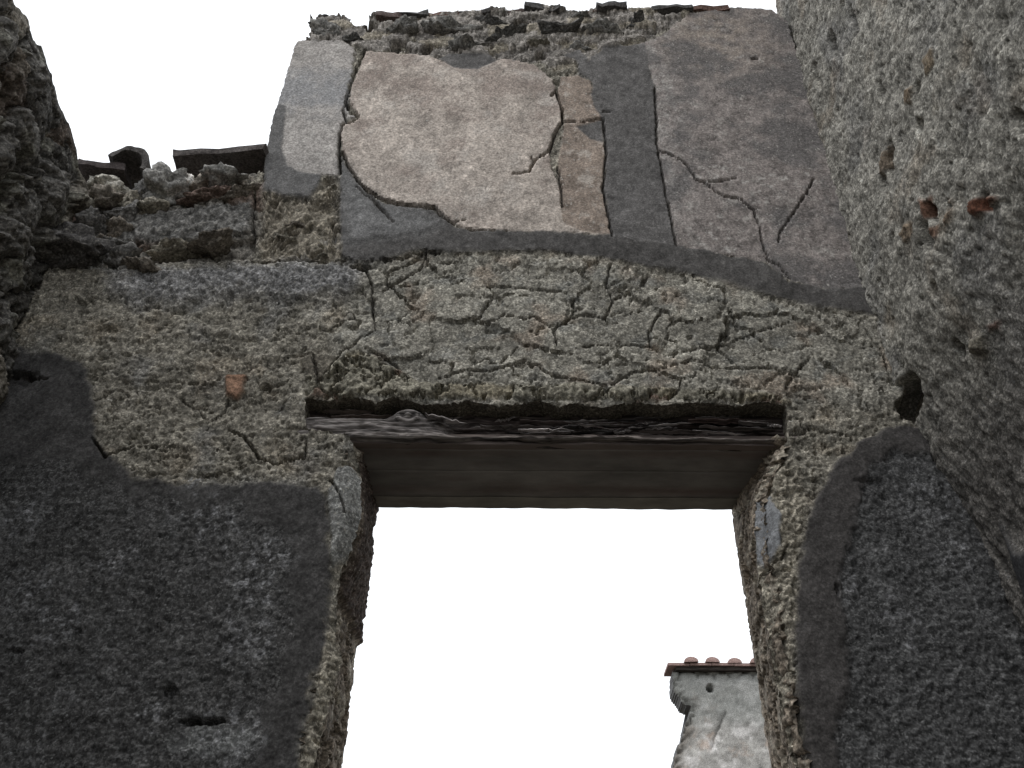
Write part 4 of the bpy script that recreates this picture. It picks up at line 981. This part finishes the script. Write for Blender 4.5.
# ================================================================== FAR BUILDING seen through the doorway
YF = 11.0
FB = thing('tiled_building', 'distant pale plastered ruin with a small clay tile roof, seen through the doorway', 'building', (on_y(720, 700, YF)[0], YF, 0))
fx, fy = FB.location.x, FB.location.y
def onF(u, v): x, z = on_y(u, v, YF); return (x, z)
ol = [onF(*p) for p in [(673, 671), (674, 692), (682, 702), (691, 706), (689, 718), (686, 726), (680, 742), (676, 758), (672, 775), (668, 800)]]
ol = ol+[(ol[-1][0]-0.1, 0.0), (ol[0][0]+3.6, 0.0), (ol[0][0]+3.6, ol[0][1])]
gx = np.arange(ol[0][0]-0.4, ol[0][0]+2.2, 0.016); gz = np.arange(onF(700, 800)[1], ol[0][1]+0.1, 0.022)
GX, GZ = np.meshgrid(gx, gz)
SF = sdf(GX, GZ, ol)+0.035*fbm(GX, GZ, 5, 3, 900)+0.02*fbm(GX, GZ, 14, 2, 901)
a = fbm(GX, GZ, 1.3, 4, 910); b = fbm(GX, GZ, 5, 4, 911); c = fbm(GX, GZ, 16, 3, 912)
HF = 0.03*a+0.025*b+0.012*c
edge_r = ss(0.02, 0.16, SF)
f1, f2, cF = voronoi(GX*6, GZ*10, 920); rF = cellrand(cF, 2)
HF = HF*edge_r+(0.05*(rF-0.5)-0.04*(1-ss(0.03, 0.2, f2-f1)))*(1-edge_r)
CF = np.empty(GX.shape+(3,)); CF[:] = (0.31, 0.30, 0.28)
CF *= (1+0.35*b+0.3*c)[..., None]
CF = mixc(CF, (0.56, 0.54, 0.52), 0.8*ss(0.02, 0.22, fbm(GX, GZ, 2.4, 6, 915, .65)))
CF = mixc(CF, (0.38, 0.29, 0.23), 0.6*ss(0.1, 0.35, fbm(GX, GZ, 2.2, 6, 916, .65)))
CF = CF*(1-0.5*ss(0.2, 0.5, fbm(GX, GZ, 6, 6, 917, .7)))[..., None]
CF = mixc(CF, (0.15, 0.138, 0.122), 0.9*(1-edge_r)); CF = CF*(1-0.4*((1-edge_r)*(rF-0.5))[..., None])
zE = ol[0][1]
CF = mixc(CF, (0.20, 0.207, 0.195), 0.7*ss(zE-0.75, zE-0.45, GZ+0.12*b))  # wall top painted darker, standing in for shade under the eave
hx_, hz_ = onF(710, 688)
HF = HF-0.25*(1-ss(0.026, 0.05, np.hypot(GX-hx_, GZ-hz_)))
dcr = linedist(GX+0.02*c, GZ+0.02*b, [onF(*p) for p in [(726, 712), (718, 730), (711, 750)]], 0.2); HF = HF-0.035*(1-ss(0.004, 0.02, dcr))
Xf, Zf, QF = snap(GX, GZ, SF)
VF = np.stack([Xf-fx, -HF, Zf], -1).reshape(-1, 3)
Vx, Qx, Cx = shell_back(VF, QF, 1, 0.3, 0.13)
z_low = gz[0]; xa, xb = ol[-4][0]-fx, ol[0][0]+2.2-fx
box = np.array([(xa, 0.01, 0), (xb, 0.01, 0), (xb, 0.01, z_low+.01), (xa, 0.01, z_low+.01), (xa+.3, 0.48, 0), (xb, 0.5, 0), (xb, 0.48, zE-.05), (xa+.45, 0.48, zE-.05), (xb, 0.0, zE-.05)])
nq = len(VF)+len(Vx)
Qbx = np.array([(0, 1, 2, 3), (4, 5, 6, 7), (0, 4, 7, 3), (1, 5, 6, 8)])+nq
fw = link('wall', raw_mesh('wall', np.concatenate([VF, Vx, box]), np.concatenate([QF, Qx+len(VF), Qbx]), np.concatenate([np.clip(CF, .01, .9).reshape(-1, 3), Cx, np.full((9, 3), .3)]), M_PLASTER), FB)
# roof: flat pan tiles with rounded cover tiles, sloping back
slope = math.radians(5)
def box_mesh(name, sx, sy, sz, col, mat):
    Vb = np.array([(x, y, z) for x in (-sx/2, sx/2) for y in (0, sy) for z in (-sz/2, sz/2)])
    Qb = np.array([(0, 1, 3, 2), (4, 6, 7, 5), (0, 4, 5, 1), (2, 3, 7, 6), (0, 2, 6, 4), (1, 5, 7, 3)])
    return raw_mesh(name, Vb, Qb, np.array(col)*np.ones((8, 3)), mat, False)
roof = link('roof', box_mesh('roof', 2.35, 0.36, 0.05, (.04, .034, .03), M_WOOD), FB, (ol[0][0]-fx+1.20, -0.06, zE+0.012)); roof.rotation_euler.x = slope  # slab coloured near black to paint the eave shadow below the tiles
step = abs(onF(712, 668)[0]-onF(690, 668)[0])
cov = None
def cover_mesh():
    n = 8; Vc_ = []; Qc_ = []
    for y, rr in ((0, 0.085), (0.02, 0.083), (0.36, 0.07)):
        for i in range(n+1): Vc_.append((rr*math.cos(math.pi*i/n), y, rr*0.72*math.sin(math.pi*i/n)))
    for y, rr in ((0.0, 0.002),):
        for i in range(n+1): Vc_.append((rr*math.cos(math.pi*i/n), y, rr*0.72*math.sin(math.pi*i/n)))
    k = n+1
    for i in range(n):
        Qc_ += [(i, i+1, k+i+1, k+i), (k+i, k+i+1, 2*k+i+1, 2*k+i), (i, 3*k+i, 3*k+i+1, i+1)]
    return raw_mesh('cover_tile', Vc_, Qc_, np.array((.27, .185, .165))*np.ones((len(Vc_), 3)), M_TILE)
cov = cover_mesh(); pan = box_mesh('pan_tile', step*0.97, 0.36, 0.03, (.28, .195, .175), M_TILE)
for i in range(9):
    for j in range(1):
        xx = -1.12+0.105+i*step
        if xx > 1.15: continue
        o = link('cover_tile', cov, roof, (xx+random.uniform(-.015, .015), -0.06+j*0.42+random.uniform(-.02, .02), 0.042+random.uniform(0, .012)))
        o.rotation_euler = (random.uniform(-.02, .02), random.uniform(-.06, .06), random.uniform(-.05, .05))
        o = link('pan_tile', pan, roof, (xx-step/2, -0.03+j*0.42, 0.034+random.uniform(0, .006)))
        o.rotation_euler = (-0.03, 0, random.uniform(-.02, .02))
